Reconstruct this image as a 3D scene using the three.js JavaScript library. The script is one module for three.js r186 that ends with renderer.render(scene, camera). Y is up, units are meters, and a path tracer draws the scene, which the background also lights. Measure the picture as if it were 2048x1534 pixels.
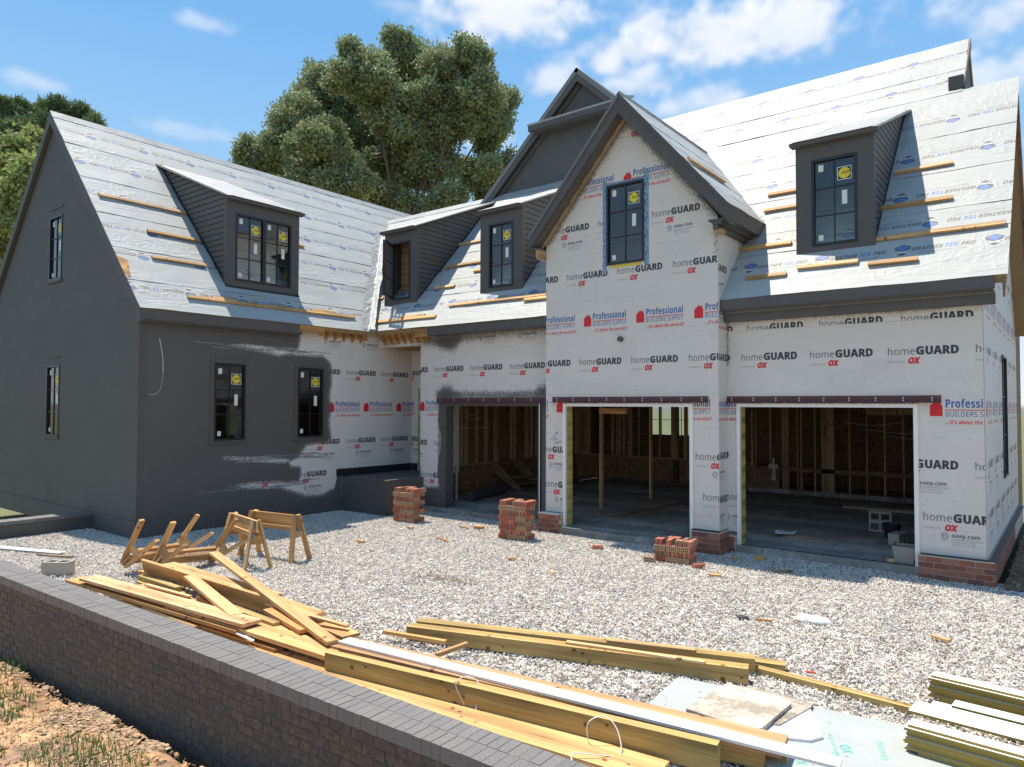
import * as THREE from 'three';
import { mergeGeometries } from 'three/addons/utils/BufferGeometryUtils.js';

// ------------------------------------------------------------------ camera, sky, sun, exposure
const scene = new THREE.Scene();
const camera = new THREE.PerspectiveCamera(56.33, 1024 / 767, 0.1, 600);
const RAD = Math.PI / 180;
camera.position.set(0, 2.48, 0);
camera.rotation.order = 'YXZ';
camera.rotation.set(1.724 * RAD, 38.057 * RAD, 0.178 * RAD);
const renderer = new THREE.WebGLRenderer({ antialias: true });
renderer.setSize(1024, 767);
renderer.toneMapping = THREE.LinearToneMapping;
renderer.toneMappingExposure = 1.48;
renderer.shadowMap.enabled = true;

const sunDir = new THREE.Vector3(-0.36, 1, -0.065).normalize();
const sun = new THREE.DirectionalLight(new THREE.Color().setRGB(1, .895, .765), 5.0);
sun.position.copy(sunDir).multiplyScalar(80).add(new THREE.Vector3(-8, 0, -10));
sun.target.position.set(-8, 0, -10);
sun.castShadow = true;
sun.shadow.mapSize.set(4096, 4096);
Object.assign(sun.shadow.camera, { left: -40, right: 40, top: 40, bottom: -40, near: 1, far: 200 });
scene.add(sun, sun.target);

// seeded numbers and noise
function rng(seed) { let a = seed >>> 0; return () => { a = (a + 0x6D2B79F5) >>> 0; let t = a; t = Math.imul(t ^ (t >>> 15), t | 1); t ^= t + Math.imul(t ^ (t >>> 7), t | 61); return ((t ^ (t >>> 14)) >>> 0) / 4294967296; }; }
const R = rng(20240611);
const rr = (a, b) => a + (b - a) * R();
function hash2(x, y) { let h = Math.imul(x | 0, 374761393) + Math.imul(y | 0, 668265263); h = Math.imul(h ^ (h >>> 13), 1274126177); return ((h ^ (h >>> 16)) >>> 0) / 4294967296; }
function vnoise(x, y) { const xi = Math.floor(x), yi = Math.floor(y), fx = x - xi, fy = y - yi, u = fx * fx * (3 - 2 * fx), v = fy * fy * (3 - 2 * fy); const a = hash2(xi, yi), b = hash2(xi + 1, yi), c = hash2(xi, yi + 1), d = hash2(xi + 1, yi + 1); return a + (b - a) * u + (c - a) * v + (a - b - c + d) * u * v; }
function fbm(x, y, o = 4) { let s = 0, a = 0.5, t = 0; for (let i = 0; i < o; i++) { s += a * vnoise(x, y); t += a; a *= 0.5; x = x * 2.03 + 17.1; y = y * 2.03 + 9.7; } return s / t; }
// the same noise, repeating every p cells
function pnoise(x, y, px, py) { const xi = Math.floor(x), yi = Math.floor(y), fx = x - xi, fy = y - yi, u = fx * fx * (3 - 2 * fx), v = fy * fy * (3 - 2 * fy), m = (a, b) => ((a % b) + b) % b; const x0 = m(xi, px), x1 = m(xi + 1, px), y0 = m(yi, py), y1 = m(yi + 1, py); const a = hash2(x0, y0), b = hash2(x1, y0), c = hash2(x0, y1), d = hash2(x1, y1); return a + (b - a) * u + (c - a) * v + (a - b - c + d) * u * v; }
function pfbm(u, v, nx, ny, o = 4) { let s = 0, a = 0.5, t = 0; for (let i = 0; i < o; i++) { s += a * pnoise(u * nx, v * ny, nx, ny); t += a; a *= 0.5; nx *= 2; ny *= 2; } return s / t; }
const clamp = (x, a = 0, b = 1) => Math.min(b, Math.max(a, x));
const sstep = (a, b, x) => { const t = clamp((x - a) / (b - a)); return t * t * (3 - 2 * t); };
const mix = (a, b, t) => a + (b - a) * t;

{ // sky: air that pales towards the horizon, and fair-weather clouds all round
  const W = 1600, H = 800, data = new Float32Array(W * H * 4), cr = rng(77);
  const stops = [[-90, .22, .22, .19], [-2, .32, .33, .31], [0, .60, .64, .67], [7, .42, .53, .66], [16, .245, .43, .645], [27, .145, .335, .605], [50, .095, .26, .52], [90, .08, .21, .45]];
  const clouds = [[-128.7, 28.9, 7, 3.2, 1], [-111.8, 26.7, 9, 3.0, 1], [-118.8, 26.3, 5, 2.4, .95], [-106.5, 26.4, 5, 2.6, .9], [-125.3, 24.6, 2.6, 1.9, .75], [-117.6, 24.1, 3.6, 1.5, .8], [-113, 22.3, 4.6, 1.6, .75], [-94.6, 21.0, 4, 2.2, .7], [-152, 26.3, 2.4, .7, .45], [-162, 20.6, 1.6, .9, .45], [-136, 29.2, 4, .9, .35], [-152.6, 19.2, 3.4, .8, .3], [-130, 20.5, 2.4, 1.4, .6], [-141, 15.5, 3.4, 1.8, .8], [-127, 19, 2.5, 1.2, .5], [-146, 14.8, 2.5, 1.2, .7]];
  for (let i = 0; i < 90; i++) { const az = -180 + 360 * cr(), el = 12 + 52 * cr() * cr() + 4; if (az < -88 && az > -168 && el < 32) continue; clouds.push([az, el, 4 + 10 * cr(), 1.4 + 3.2 * cr(), .5 + .5 * cr()]); }
  for (let j = 0; j < H; j++) {
    const el = ((j + .5) / H - .5) * 180; let k = 0; while (k < stops.length - 2 && el > stops[k + 1][0]) k++;
    const t = clamp((el - stops[k][0]) / (stops[k + 1][0] - stops[k][0])), base = [1, 2, 3].map(c => mix(stops[k][c], stops[k + 1][c], t));
    for (let i = 0; i < W; i++) {
      const az = ((i + .5) / W - .5) * 360; let den = 0, lit = 0;
      if (el > 5 && el < 75) for (const [a, e, ra, re, dn] of clouds) {
        let dx = az - a; if (dx > 180) dx -= 360; if (dx < -180) dx += 360; dx *= Math.cos(el * RAD) / ra; const dy = (el - e) / re;
        if (dx * dx + dy * dy > 4) continue;
        const n = fbm(az * .55 + a, el * .9 + e * 3, 6), n2 = fbm(az * 2.1, el * 2.9, 3);
        const d = 1 - Math.sqrt(dx * dx + dy * dy * (dy < 0 ? 1.7 : 1)) + (n - .5) * 1.25 + (n2 - .5) * .30, q = sstep(-.05, .75, d) * dn;
        if (q > den) { den = q; lit = clamp(.5 + dy * .45 + (n - .5)); }
      }
      const o = (j * W + i) * 4, cw = [mix(.56, .72, lit), mix(.59, .725, lit), mix(.64, .74, lit)];
      for (let c = 0; c < 3; c++) data[o + c] = mix(base[c], cw[c], den * .92);
      data[o + 3] = 1;
    }
  }
  const sky = new THREE.DataTexture(data, W, H, THREE.RGBAFormat, THREE.FloatType);
  sky.mapping = THREE.EquirectangularReflectionMapping; sky.magFilter = sky.minFilter = THREE.LinearFilter; sky.wrapS = THREE.RepeatWrapping; sky.needsUpdate = true;
  scene.background = sky; scene.environment = sky;
}

// ------------------------------------------------------------------ helpers
const V = (x, y, z) => new THREE.Vector3(x, y, z);
const lin = (r, g, b) => new THREE.Color().setRGB(r, g, b);
const taken = {};
function numbered(name) { const n = taken[name] = (taken[name] ?? -1) + 1; return n ? `${name}_${String(n).padStart(3, '0')}` : name; }
function add(name, geo, mat, parent) { const m = new THREE.Mesh(geo, mat); m.name = name; m.castShadow = m.receiveShadow = true; parent.add(m); return m; }
function tag(o, label, category, group, kind) { o.userData.label = label; o.userData.category = category; if (group) o.userData.group = group; if (kind) o.userData.kind = kind; return o; }
function thing(name, label, category, pos = [0, 0, 0], turn = 0, group) { const o = new THREE.Group(); o.name = numbered(name); o.position.set(...pos); o.rotation.y = turn; scene.add(o); return tag(o, label, category, group); }
function single(name, geo, mat, label, category, group) { const m = add(numbered(name), geo, mat, scene); return tag(m, label, category, group); }
function struct(name, geo, mat) { const m = add(numbered(name), geo, mat, scene); m.userData.kind = 'structure'; return m; }
// a box between two corners, uv in metres
function bx(x0, x1, y0, y1, z0, z1) {
  const w = x1 - x0, h = y1 - y0, d = z1 - z0, g = new THREE.BoxGeometry(w, h, d), uv = g.attributes.uv, ou = R() * 7, ov = R() * 5;
  for (let i = 0; i < 24; i++) { const f = i >> 2, s = f < 2 ? [d, h] : f < 4 ? [w, d] : [w, h]; uv.setXY(i, uv.getX(i) * s[0] + ou, uv.getY(i) * s[1] + ov); }
  return g.translate((x0 + x1) / 2, (y0 + y1) / 2, (z0 + z1) / 2);
}
// a board: x length, y thickness, z width, centred; edges slightly chamfered at the ends by a random cut
function boardGeo(L, T, W) { return bx(-L / 2, L / 2, -T / 2, T / 2, -W / 2, W / 2); }
function merge(list) { return mergeGeometries(list.map(g => { const h = g.index ? g.toNonIndexed() : g; for (const k of Object.keys(h.attributes)) if (!['position', 'normal', 'uv'].includes(k)) h.deleteAttribute(k); return h; })); }
function shapeOf(pts, holes = []) { const s = new THREE.Shape(pts.map(p => new THREE.Vector2(p[0], p[1]))); for (const h of holes) s.holes.push(new THREE.Path(h.map(p => new THREE.Vector2(p[0], p[1])))); return s; }
const rect = (x0, x1, y0, y1) => [[x0, y0], [x1, y0], [x1, y1], [x0, y1]];
const ext = (pts, holes, depth) => new THREE.ExtrudeGeometry(shapeOf(pts, holes), { depth, bevelEnabled: false, steps: 1 });
// walls: shape in (x, y) facing +z, or in (-z, y) facing +x; the front face at zf or xf
const wallZ = (pts, holes, zf, depth) => ext(pts, holes, depth).translate(0, 0, zf - depth);
const toX = new THREE.Matrix4().makeBasis(V(0, 0, -1), V(0, 1, 0), V(1, 0, 0));
const wallX = (pts, holes, xf, depth) => ext(pts, holes, depth).applyMatrix4(toX).translate(xf - depth, 0, 0);
// a flat prism: polygon of 3D points, thickened against its normal; uv by two axes
function prism(pts, n, th, uA, vA) {
  const N = n.clone().normalize(), ax = uA.clone(), ay = N.clone().cross(ax).normalize();
  const p2 = pts.map(p => new THREE.Vector2(p.dot(ax), p.dot(ay))), tri = THREE.ShapeUtils.triangulateShape(p2.slice(), []);
  const pos = [], uv = [], put = p => { pos.push(p.x, p.y, p.z); uv.push(p.dot(uA), p.dot(vA)); };
  const low = pts.map(p => p.clone().addScaledVector(N, -th));
  for (const [a, b, c] of tri) { put(pts[a]); put(pts[b]); put(pts[c]); put(low[a]); put(low[c]); put(low[b]); }
  for (let i = 0; i < pts.length; i++) { const j = (i + 1) % pts.length; put(pts[i]); put(low[i]); put(low[j]); put(pts[i]); put(low[j]); put(pts[j]); }
  const g = new THREE.BufferGeometry(); g.setAttribute('position', new THREE.Float32BufferAttribute(pos, 3)); g.setAttribute('uv', new THREE.Float32BufferAttribute(uv, 2)); g.computeVertexNormals(); return g;
}

// ------------------------------------------------------------------ textures
function dtex(w, h, fn, srgb = true) {
  const d = new Uint8Array(w * h * 4);
  for (let j = 0; j < h; j++) for (let i = 0; i < w; i++) { const c = fn(i / w, j / h, i, j), o = (j * w + i) * 4; for (let k = 0; k < 3; k++) d[o + k] = clamp(Array.isArray(c) ? c[k] : c) * 255; d[o + 3] = 255; }
  const t = new THREE.DataTexture(d, w, h); t.wrapS = t.wrapT = THREE.RepeatWrapping; t.magFilter = THREE.LinearFilter; t.minFilter = THREE.LinearMipmapLinearFilter; t.generateMipmaps = true; if (srgb) t.colorSpace = THREE.SRGBColorSpace; t.needsUpdate = true; return t;
}
const rep = (t, a, b) => { const c = t.clone(); c.repeat.set(a, b); c.needsUpdate = true; return c; };
const std = (color, rough = .8, extra = {}) => new THREE.MeshStandardMaterial({ color, roughness: rough, metalness: 0, ...extra });

// wood: grain runs along u; one tile is 2.4 m by 0.3 m
const knots = []; { const k = rng(5); for (let i = 0; i < 7; i++) knots.push([k(), k(), .004 + .008 * k()]); }
const woodTex = dtex(1024, 128, (u, v) => {
  let bend = 0, dark = 0;
  for (const [ku, kv, kr] of knots) { let du = u - ku; du -= Math.round(du); let dv = v - kv; dv -= Math.round(dv); const r = Math.hypot(du * 8, dv) ; bend += .10 * Math.exp(-r * r / .012) * Math.sign(dv || 1); dark = Math.max(dark, 1 - sstep(.6 * kr * 8, 1.3 * kr * 8, Math.hypot(du * 8 * 1.0, dv * 1.2))); }
  const g = pfbm(u, v + bend, 4, 22, 4), f = pfbm(u, v + bend * .6, 14, 90, 2), w = pfbm(u, v, 3, 2, 3);
  const t = .70 + .30 * (g * .55 + f * .45) + (w - .5) * .38, k = 1 - dark * .38;
  return [t * k, t * k * (1 - .10 * (1 - g)) * (1 - dark * .15), t * k * (1 - .22 * (1 - g)) * (1 - dark * .25)];
});
woodTex.repeat.set(1 / 2.4, 1 / .3);
const wood = (r, g, b, rough = .75) => std(lin(r, g, b), rough, { map: woodTex });
const fir = [wood(.78, .47, .19), wood(.84, .55, .25), wood(.72, .42, .16), wood(.82, .57, .30), wood(.68, .44, .21)];
const paleWood = wood(.88, .62, .36);
const treated = [wood(.64, .49, .20), wood(.56, .46, .19), wood(.68, .50, .20)];
const studWood = [wood(.76, .58, .36), wood(.68, .50, .30), wood(.80, .63, .40)];
const rawEave = wood(.62, .36, .13);
const greyWood = wood(.42, .36, .29);

const grit = dtex(256, 256, (u, v) => .5 + (pfbm(u, v, 24, 24, 4) - .5) * 1.2, false);
const wrinkle = dtex(512, 512, (u, v) => { const q = pfbm(u, v, 4, 6, 3); const a = pfbm(u + q * .08, v + q * .10, 5, 16, 3), r = 1 - Math.abs(a - .5) * 5; const b = pfbm(u + q * .15, v - q * .1, 13, 9, 2), r2 = 1 - Math.abs(b - .5) * 7; return .35 + .35 * clamp(r) * sstep(.42, .62, q) + .22 * clamp(r2) * sstep(.5, .7, pfbm(u, v, 3, 3, 2)) + .12 * pfbm(u, v, 20, 20, 2); }, false);
const course = dtex(256, 256, (u, v) => { const row = Math.floor(v * 8), fy = v * 8 - row, fx = (u * 3 + (row % 2) * .5) % 1; const joint = fy < .14 || (fx < .05); return (joint ? .35 : .75) + (pfbm(u, v, 40, 40, 2) - .5) * .3; }, false);
const patch = (seed, lo, hi, n = 6) => dtex(512, 512, (u, v) => { const a = pfbm((u + seed) % 1, v, n, n, 5), b = pfbm(u, (v + seed) % 1, n * 8, n * 8, 2), t = a * .7 + b * .3; return [0, 1, 2].map(c => mix(lo[c], hi[c], sstep(.3, .7, t))); });

const paintPatch = patch(.3, [.94, .94, .94], [1, .995, .99]);
paintPatch.repeat.set(1 / 2.2, 1 / 2.2);
const PAINT = lin(.098, .092, .087);
const paint = std(PAINT, .62, { map: paintPatch, bumpMap: rep(grit, 3, 3), bumpScale: .0015 });
const paintBrick = std(PAINT, .66, { map: paintPatch, bumpMap: rep(course, 1 / .61, 1 / .6), bumpScale: .007 });
const lapSide = std(PAINT, .6, { map: paintPatch });
const blackMetal = std(lin(.012, .012, .013), .38);
const flash = std(lin(.012, .014, .017), .55, { bumpMap: rep(wrinkle, 1, 1), bumpScale: .004 });
const primer = std(lin(.14, .045, .048), .55, { map: rep(paintPatch, .5, .5) });
const zinc = std(lin(.55, .55, .54), .4, { metalness: .6 });
const white = std(lin(.78, .77, .75), .55, { map: paintPatch });
const trimWhite = std(lin(.80, .79, .77), .5);
const concrete = std(lin(.47, .46, .44), .85, { map: patch(.1, [.72, .72, .70], [1, 1, .98], 5), bumpMap: rep(grit, 1, 1), bumpScale: .002 }); concrete.map.repeat.set(1 / 2.5, 1 / 2.5);
const blockMat = std(lin(.46, .42, .35), .92, { map: paintPatch, bumpMap: rep(grit, 6, 6), bumpScale: .003 });
const osb = std(lin(.56, .37, .20), .85, { map: dtex(256, 256, (u, v) => { const a = pfbm(u, v, 14, 40, 2), b = pfbm(u, v, 40, 14, 2); const t = .62 + .5 * ((hash2(Math.floor(u * 20), Math.floor(v * 20)) > .5 ? a : b) - .3); return [t, t * .97, t * .92]; }) }); osb.map.repeat.set(1 / 1.2, 1 / 1.2);
const glass = new THREE.MeshPhysicalMaterial({ color: 0xe8f2ef, roughness: .03, transmission: 1, thickness: 0, ior: 1.8 });


// canvases in metres: origin at (x0, y0), y up
function board2d(x0, x1, y0, y1, S, draw) {
  const c = document.createElement('canvas'); c.width = Math.round((x1 - x0) * S); c.height = Math.round((y1 - y0) * S);
  const g = c.getContext('2d'), X = x => (x - x0) * S, Y = y => c.height - (y - y0) * S;
  draw(g, X, Y, S);
  const t = new THREE.CanvasTexture(c); t.colorSpace = THREE.SRGBColorSpace; t.wrapS = t.wrapT = THREE.ClampToEdgeWrapping; t.repeat.set(1 / (x1 - x0), 1 / (y1 - y0)); t.offset.set(-x0 / (x1 - x0), -y0 / (y1 - y0)); return t;
}
function fit(g, str, font, x, y, w) { g.font = font; const m = g.measureText(str).width || 1; g.save(); g.translate(x, y); g.scale(w / m, 1); g.fillText(str, 0, 0); g.restore(); }
function blotch(g, w, h, n, lo, hi, cr) { for (let i = 0; i < n; i++) { const v = lo + Math.floor((hi - lo) * cr()); g.fillStyle = `rgba(${v},${v},${v},${.03 + .04 * cr()})`; const a = 4 + 60 * cr(); g.fillRect(w * cr() - a, h * cr() - a, a * 2, a * (.4 + cr())); } }
const HG = 1.0;
function printHg(g, X, Y, S, x, y, ox = true) {
  const h = Math.round(.165 * S); g.fillStyle = 'rgb(92,90,90)'; fit(g, 'home', `${h}px sans-serif`, X(x), Y(y), .40 * S);
  g.fillStyle = 'rgb(52,51,52)'; fit(g, 'GUARD', `bold ${h}px sans-serif`, X(x + .405), Y(y), .58 * S); g.lineWidth = .009 * S; g.strokeStyle = 'rgb(52,51,52)';
  g.save(); g.font = `bold ${h}px sans-serif`; const m = g.measureText('GUARD').width || 1; g.translate(X(x + .405), Y(y)); g.scale(.58 * S / m, 1); if (g.strokeText) g.strokeText('GUARD', 0, 0); g.restore();
  if (ox) { g.fillStyle = 'rgb(150,148,146)'; fit(g, 'housewrap by', `${Math.round(.055 * S)}px sans-serif`, X(x), Y(y - .125), .25 * S); g.fillStyle = 'rgb(206,34,40)'; g.save(); g.transform(1, 0, -.22, 1, X(x + .29), Y(y - .135)); g.font = `bold ${Math.round(.125 * S)}px sans-serif`; const mm = g.measureText('OX').width || 1; g.scale(.155 * S / mm, 1); g.fillText('OX', 0, 0); if (g.strokeText) { g.strokeStyle = 'rgb(206,34,40)'; g.lineWidth = .012 * S; g.strokeText('OX', 0, 0); } g.restore(); }
}
function printOxep(g, X, Y, S, x, y) {
  g.fillStyle = 'rgb(62,61,62)'; fit(g, 'oxep.com', `bold ${Math.round(.085 * S)}px sans-serif`, X(x + .13), Y(y), .37 * S);
  g.strokeStyle = 'rgb(90,90,90)'; g.lineWidth = Math.max(1, .01 * S); g.beginPath(); g.arc(X(x + .045), Y(y + .015), .042 * S, 0, 7); g.stroke(); g.fillStyle = 'rgb(90,90,90)'; fit(g, 'ETL', `bold ${Math.round(.04 * S)}px sans-serif`, X(x + .018), Y(y + .003), .055 * S);
  g.fillStyle = 'rgb(140,138,138)'; fit(g, 'HomeGuard Building Products', `${Math.round(.04 * S)}px sans-serif`, X(x + .13), Y(y - .045), .40 * S); fit(g, 'Control Number 3171381', `${Math.round(.035 * S)}px sans-serif`, X(x + .13), Y(y - .082), .31 * S); fit(g, 'Davidson TX, ICC-ES #0230', `${Math.round(.035 * S)}px sans-serif`, X(x + .13), Y(y - .118), .32 * S); fit(g, 'Intertek', `${Math.round(.03 * S)}px sans-serif`, X(x + .005), Y(y - .055), .09 * S);
}
function printProf(g, X, Y, S, x, y) {
  g.fillStyle = 'rgb(208,32,42)'; g.beginPath(); g.moveTo(X(x), Y(y - .13)); g.lineTo(X(x), Y(y + .03)); g.lineTo(X(x + .085), Y(y + .105)); g.lineTo(X(x + .125), Y(y + .07)); g.lineTo(X(x + .125), Y(y + .10)); g.lineTo(X(x + .148), Y(y + .10)); g.lineTo(X(x + .148), Y(y + .05)); g.lineTo(X(x + .17), Y(y + .03)); g.lineTo(X(x + .17), Y(y - .13)); g.closePath(); g.fill();
  g.fillStyle = 'rgb(50,84,150)'; fit(g, 'Professional', `bold ${Math.round(.175 * S)}px sans-serif`, X(x + .20), Y(y), .77 * S);
  g.fillStyle = 'rgb(200,40,48)'; g.fillRect(X(x + .20), Y(y - .03), .77 * S, Math.max(1, .012 * S));
  g.fillStyle = 'rgb(60,88,140)'; fit(g, 'BUILDERS SUPPLY', `${Math.round(.105 * S)}px sans-serif`, X(x + .20), Y(y - .135), .77 * S);
  g.fillStyle = 'rgb(204,44,50)'; fit(g, "...it's about the service!!!", `italic bold ${Math.round(.085 * S)}px sans-serif`, X(x + .20), Y(y - .25), .78 * S);
}
function wrapBase(g, W, H, seed) { g.fillStyle = 'rgb(214,206,198)'; g.fillRect(0, 0, W, H); blotch(g, W, H, 160, 150, 255, rng(seed)); }
function staples(g, X, Y, S, x0, x1, ys, seed) { const c = rng(seed); g.fillStyle = 'rgb(120,112,104)'; for (const y of ys) for (let x = x0; x < x1; x += .3 + .12 * c()) g.fillRect(X(x), Y(y + .03 * (c() - .5)), Math.max(1, .012 * S), Math.max(1, .012 * S)); }
function sprayDots(g, X, Y, S, path, rad, n, a, cr, col = '88,85,82') { // grains of sprayed paint along a path
  for (let i = 0; i < n; i++) { const k = cr() * (path.length - 1), j = Math.floor(k), f = k - j, p = path[j], q = path[j + 1]; const ra = rad * Math.sqrt(-2 * Math.log(1 - .995 * cr())) * .75, th = cr() * 6.283; const x = mix(p[0], q[0], f) + ra * Math.cos(th), y = mix(p[1], q[1], f) + ra * Math.sin(th), s = (.004 + .013 * cr() * cr()) * S; g.fillStyle = `rgba(${col},${a * (.25 + .6 * cr())})`; g.fillRect(X(x) - s, Y(y) - s, s * 2, s * 2); }
}
const PAINTC = 'rgb(88,85,82)';
const wrapMat = t => std(0xffffff, .55, { map: t, bumpMap: rep(wrinkle, .55, .55), bumpScale: .015 });
const per = 1.185;
const wallRows = (g, X, Y, S, phase, x0, x1, rows) => { for (const [kind, y, off] of rows) for (let x = phase + (off || 0) - per * 12; x < x1; x += per) { if (x + 1 < x0) continue; if (kind === 'prof') printProf(g, X, Y, S, x, y); else { printHg(g, X, Y, S, x, y); if (kind === 'hg2') printOxep(g, X, Y, S, x + .33, y - .26); } } };

// ------------------------------------------------------------------ ground
const gy = (x, z) => -.128 + .03 * (fbm(x * .7 + 5, z * .7, 3) - .5);
struct('ground', new THREE.PlaneGeometry(500, 500).rotateX(-Math.PI / 2).translate(-20, -.62, -40), std(lin(.13, .14, .06), .95));
{
  const g = new THREE.PlaneGeometry(22, 9.8, 150, 70).rotateX(-Math.PI / 2).translate(-6.2, 0, -8.0), p = g.attributes.position, uv = g.attributes.uv;
  for (let i = 0; i < p.count; i++) { p.setY(i, gy(p.getX(i), p.getZ(i)) - .012); uv.setXY(i, p.getX(i), p.getZ(i)); }
  g.computeVertexNormals();
  const m = std(lin(.62, .58, .53), .95, { map: dtex(512, 512, (u, v) => { const a = pfbm(u, v, 50, 50, 2), b = pfbm(u, v, 5, 5, 3); const t = .50 + .55 * sstep(.3, .7, a) - .1 * (b - .5); return [t, t * .985, t * .965]; }), bumpMap: rep(grit, .9, .9), bumpScale: .02 }); m.map.repeat.set(.5, .5);
  struct('gravel_yard', g, m);
}
const dirtY = (x, z) => { const t = clamp((x + 10.5) / 9); return mix(-.45, -.04, t * .85 + .15 * t * t) + .10 * (fbm(x * 1.3, z * 1.3 + 40, 4) - .5) + .04 * (fbm(x * 6, z * 6, 3) - .5) - .03 * sstep(-1.6, 1.5, z); };
const dirtMap = dtex(512, 512, (u, v) => { const a = pfbm(u, v, 5, 5, 5), b = pfbm(u, v, 40, 40, 3), c = pfbm(u + .37, v, 9, 9, 4); const k = sstep(.42, .68, c); const t = .78 + .34 * (b - .5) + .30 * (a - .5); return [t * mix(1, .78, k), t * mix(.83, .66, k), t * mix(.64, .57, k)]; });
const dirtMat = std(lin(.74, .68, .62), .97, { map: dirtMap, bumpMap: rep(grit, .8, .8), bumpScale: .03 }); dirtMat.map.repeat.set(1 / 2.6, 1 / 2.6);
{
  const g = new THREE.PlaneGeometry(18, 5.2, 220, 70).rotateX(-Math.PI / 2).translate(-6.5, 0, -.2), p = g.attributes.position, uv = g.attributes.uv;
  for (let i = 0; i < p.count; i++) { p.setY(i, dirtY(p.getX(i), p.getZ(i))); uv.setXY(i, p.getX(i), p.getZ(i)); }
  g.computeVertexNormals(); struct('dirt_ground', g, dirtMat);
  const h = new THREE.PlaneGeometry(7, 12, 50, 60).rotateX(-Math.PI / 2).translate(2.68, 0, -18.4), q = h.attributes.position, uw = h.attributes.uv;
  for (let i = 0; i < q.count; i++) { q.setY(i, -.105 + .12 * (fbm(q.getX(i) * 1.7, q.getZ(i) * 1.7, 4) - .5)); uw.setXY(i, q.getX(i), q.getZ(i)); }
  h.computeVertexNormals(); struct('side_yard_dirt', h, std(lin(.36, .29, .23), .97, { map: dirtMap, bumpMap: rep(grit, .8, .8), bumpScale: .03 }));
}

// ------------------------------------------------------------------ the house
const house = thing('house', 'half-built house with dark grey wing, white printed wrap and three garage openings', 'house');
const SL = 1.06, KS = Math.hypot(1, SL);
const Z1 = -12.68, Z2 = -12.30, XW = -14.35, ZG = -6.5, DH = 2.52;

// sticker printed on the panes
const stickerTex = board2d(0, 1, 0, 1, 128, (g, X, Y, S) => { g.fillStyle = 'rgb(225,228,226)'; g.fillRect(0, 0, S, S); g.fillStyle = 'rgb(28,32,30)'; g.fillRect(.05 * S, .05 * S, .90 * S, .90 * S); g.fillStyle = 'rgb(226,200,44)'; g.beginPath(); g.arc(S / 2, S / 2, .42 * S, 0, 7); g.fill(); g.fillStyle = 'rgb(30,30,26)'; g.save(); g.transform(1, -.12, -.25, 1, .24 * S, .60 * S); g.font = `italic bold ${Math.round(.30 * S)}px serif`; g.fillText('Pella', 0, 0); g.restore(); });
const stickerMat = std(0xffffff, .5, { map: stickerTex });
const paperMat = std(lin(.70, .74, .70), .7);
// a window in its own frame of axes: x right, y up, z out of the wall; centre (cx, cy)
function windowIn(parent, frameName, cx, cy, w, h, o = {}) {
  const { cols = 2, rows = 3, z = 0, seed = 1, sash = true, stickers = true, mat = blackMetal } = o, b = .045, holder = new THREE.Group();
  const bars = [bx(cx - w / 2, cx + w / 2, cy + h / 2 - b, cy + h / 2, z - .07, z + .012), bx(cx - w / 2, cx + w / 2, cy - h / 2, cy - h / 2 + b, z - .07, z + .016), bx(cx - w / 2, cx - w / 2 + b, cy - h / 2 + b, cy + h / 2 - b, z - .07, z + .01), bx(cx + w / 2 - b, cx + w / 2, cy - h / 2 + b, cy + h / 2 - b, z - .07, z + .01)];
  const frame = add(frameName, merge(bars), mat, parent), kids = o.flat ? parent : frame;
  if (!sash) return frame;
  const iw = w - 2 * b, ih = h - 2 * b, x0 = cx - iw / 2, y0 = cy - ih / 2, m = .018;
  for (let i = 1; i < cols; i++) add('muntin', bx(x0 + iw * i / cols - m / 2, x0 + iw * i / cols + m / 2, y0, y0 + ih, z - .045, z - .018), mat, kids);
  for (let j = 1; j < rows; j++) add('muntin', bx(x0, x0 + iw, y0 + ih * j / rows - m / 2, y0 + ih * j / rows + m / 2, z - .047, z - .016), mat, kids);
  for (let i = 0; i < cols; i++) for (let j = 0; j < rows; j++) add('pane', new THREE.PlaneGeometry(iw / cols - m, ih / rows - m).translate(x0 + iw * (i + .5) / cols, y0 + ih * (j + .5) / rows, z - .035), glass, kids);
  if (stickers) {
    const st = (name, px, py, sw, sh, mt) => add(name, bxuv(px - sw / 2, px + sw / 2, py - sh / 2, py + sh / 2, z - .034, z - .031), mt, kids);
    const pw = iw / cols, ph = ih / rows, rx = x0 + pw * (cols - .5);
    st('round_sticker', rx, y0 + ih - ph * .55, Math.min(.23, pw * .82), .23, stickerMat);
    st('paper_label', rx + .0, y0 + ih - ph * 1.42, .085, .24, paperMat);
    st('paper_label', x0 + pw * .32, y0 + ih - ph * .24, .085, .12, paperMat); st('paper_label', x0 + pw * .3, y0 + ph * .2, .08, .10, paperMat);
  }
  return frame;
}
function bxuv(x0, x1, y0, y1, z0, z1) { return new THREE.BoxGeometry(x1 - x0, y1 - y0, z1 - z0).translate((x0 + x1) / 2, (y0 + y1) / 2, (z0 + z1) / 2); }

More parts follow.
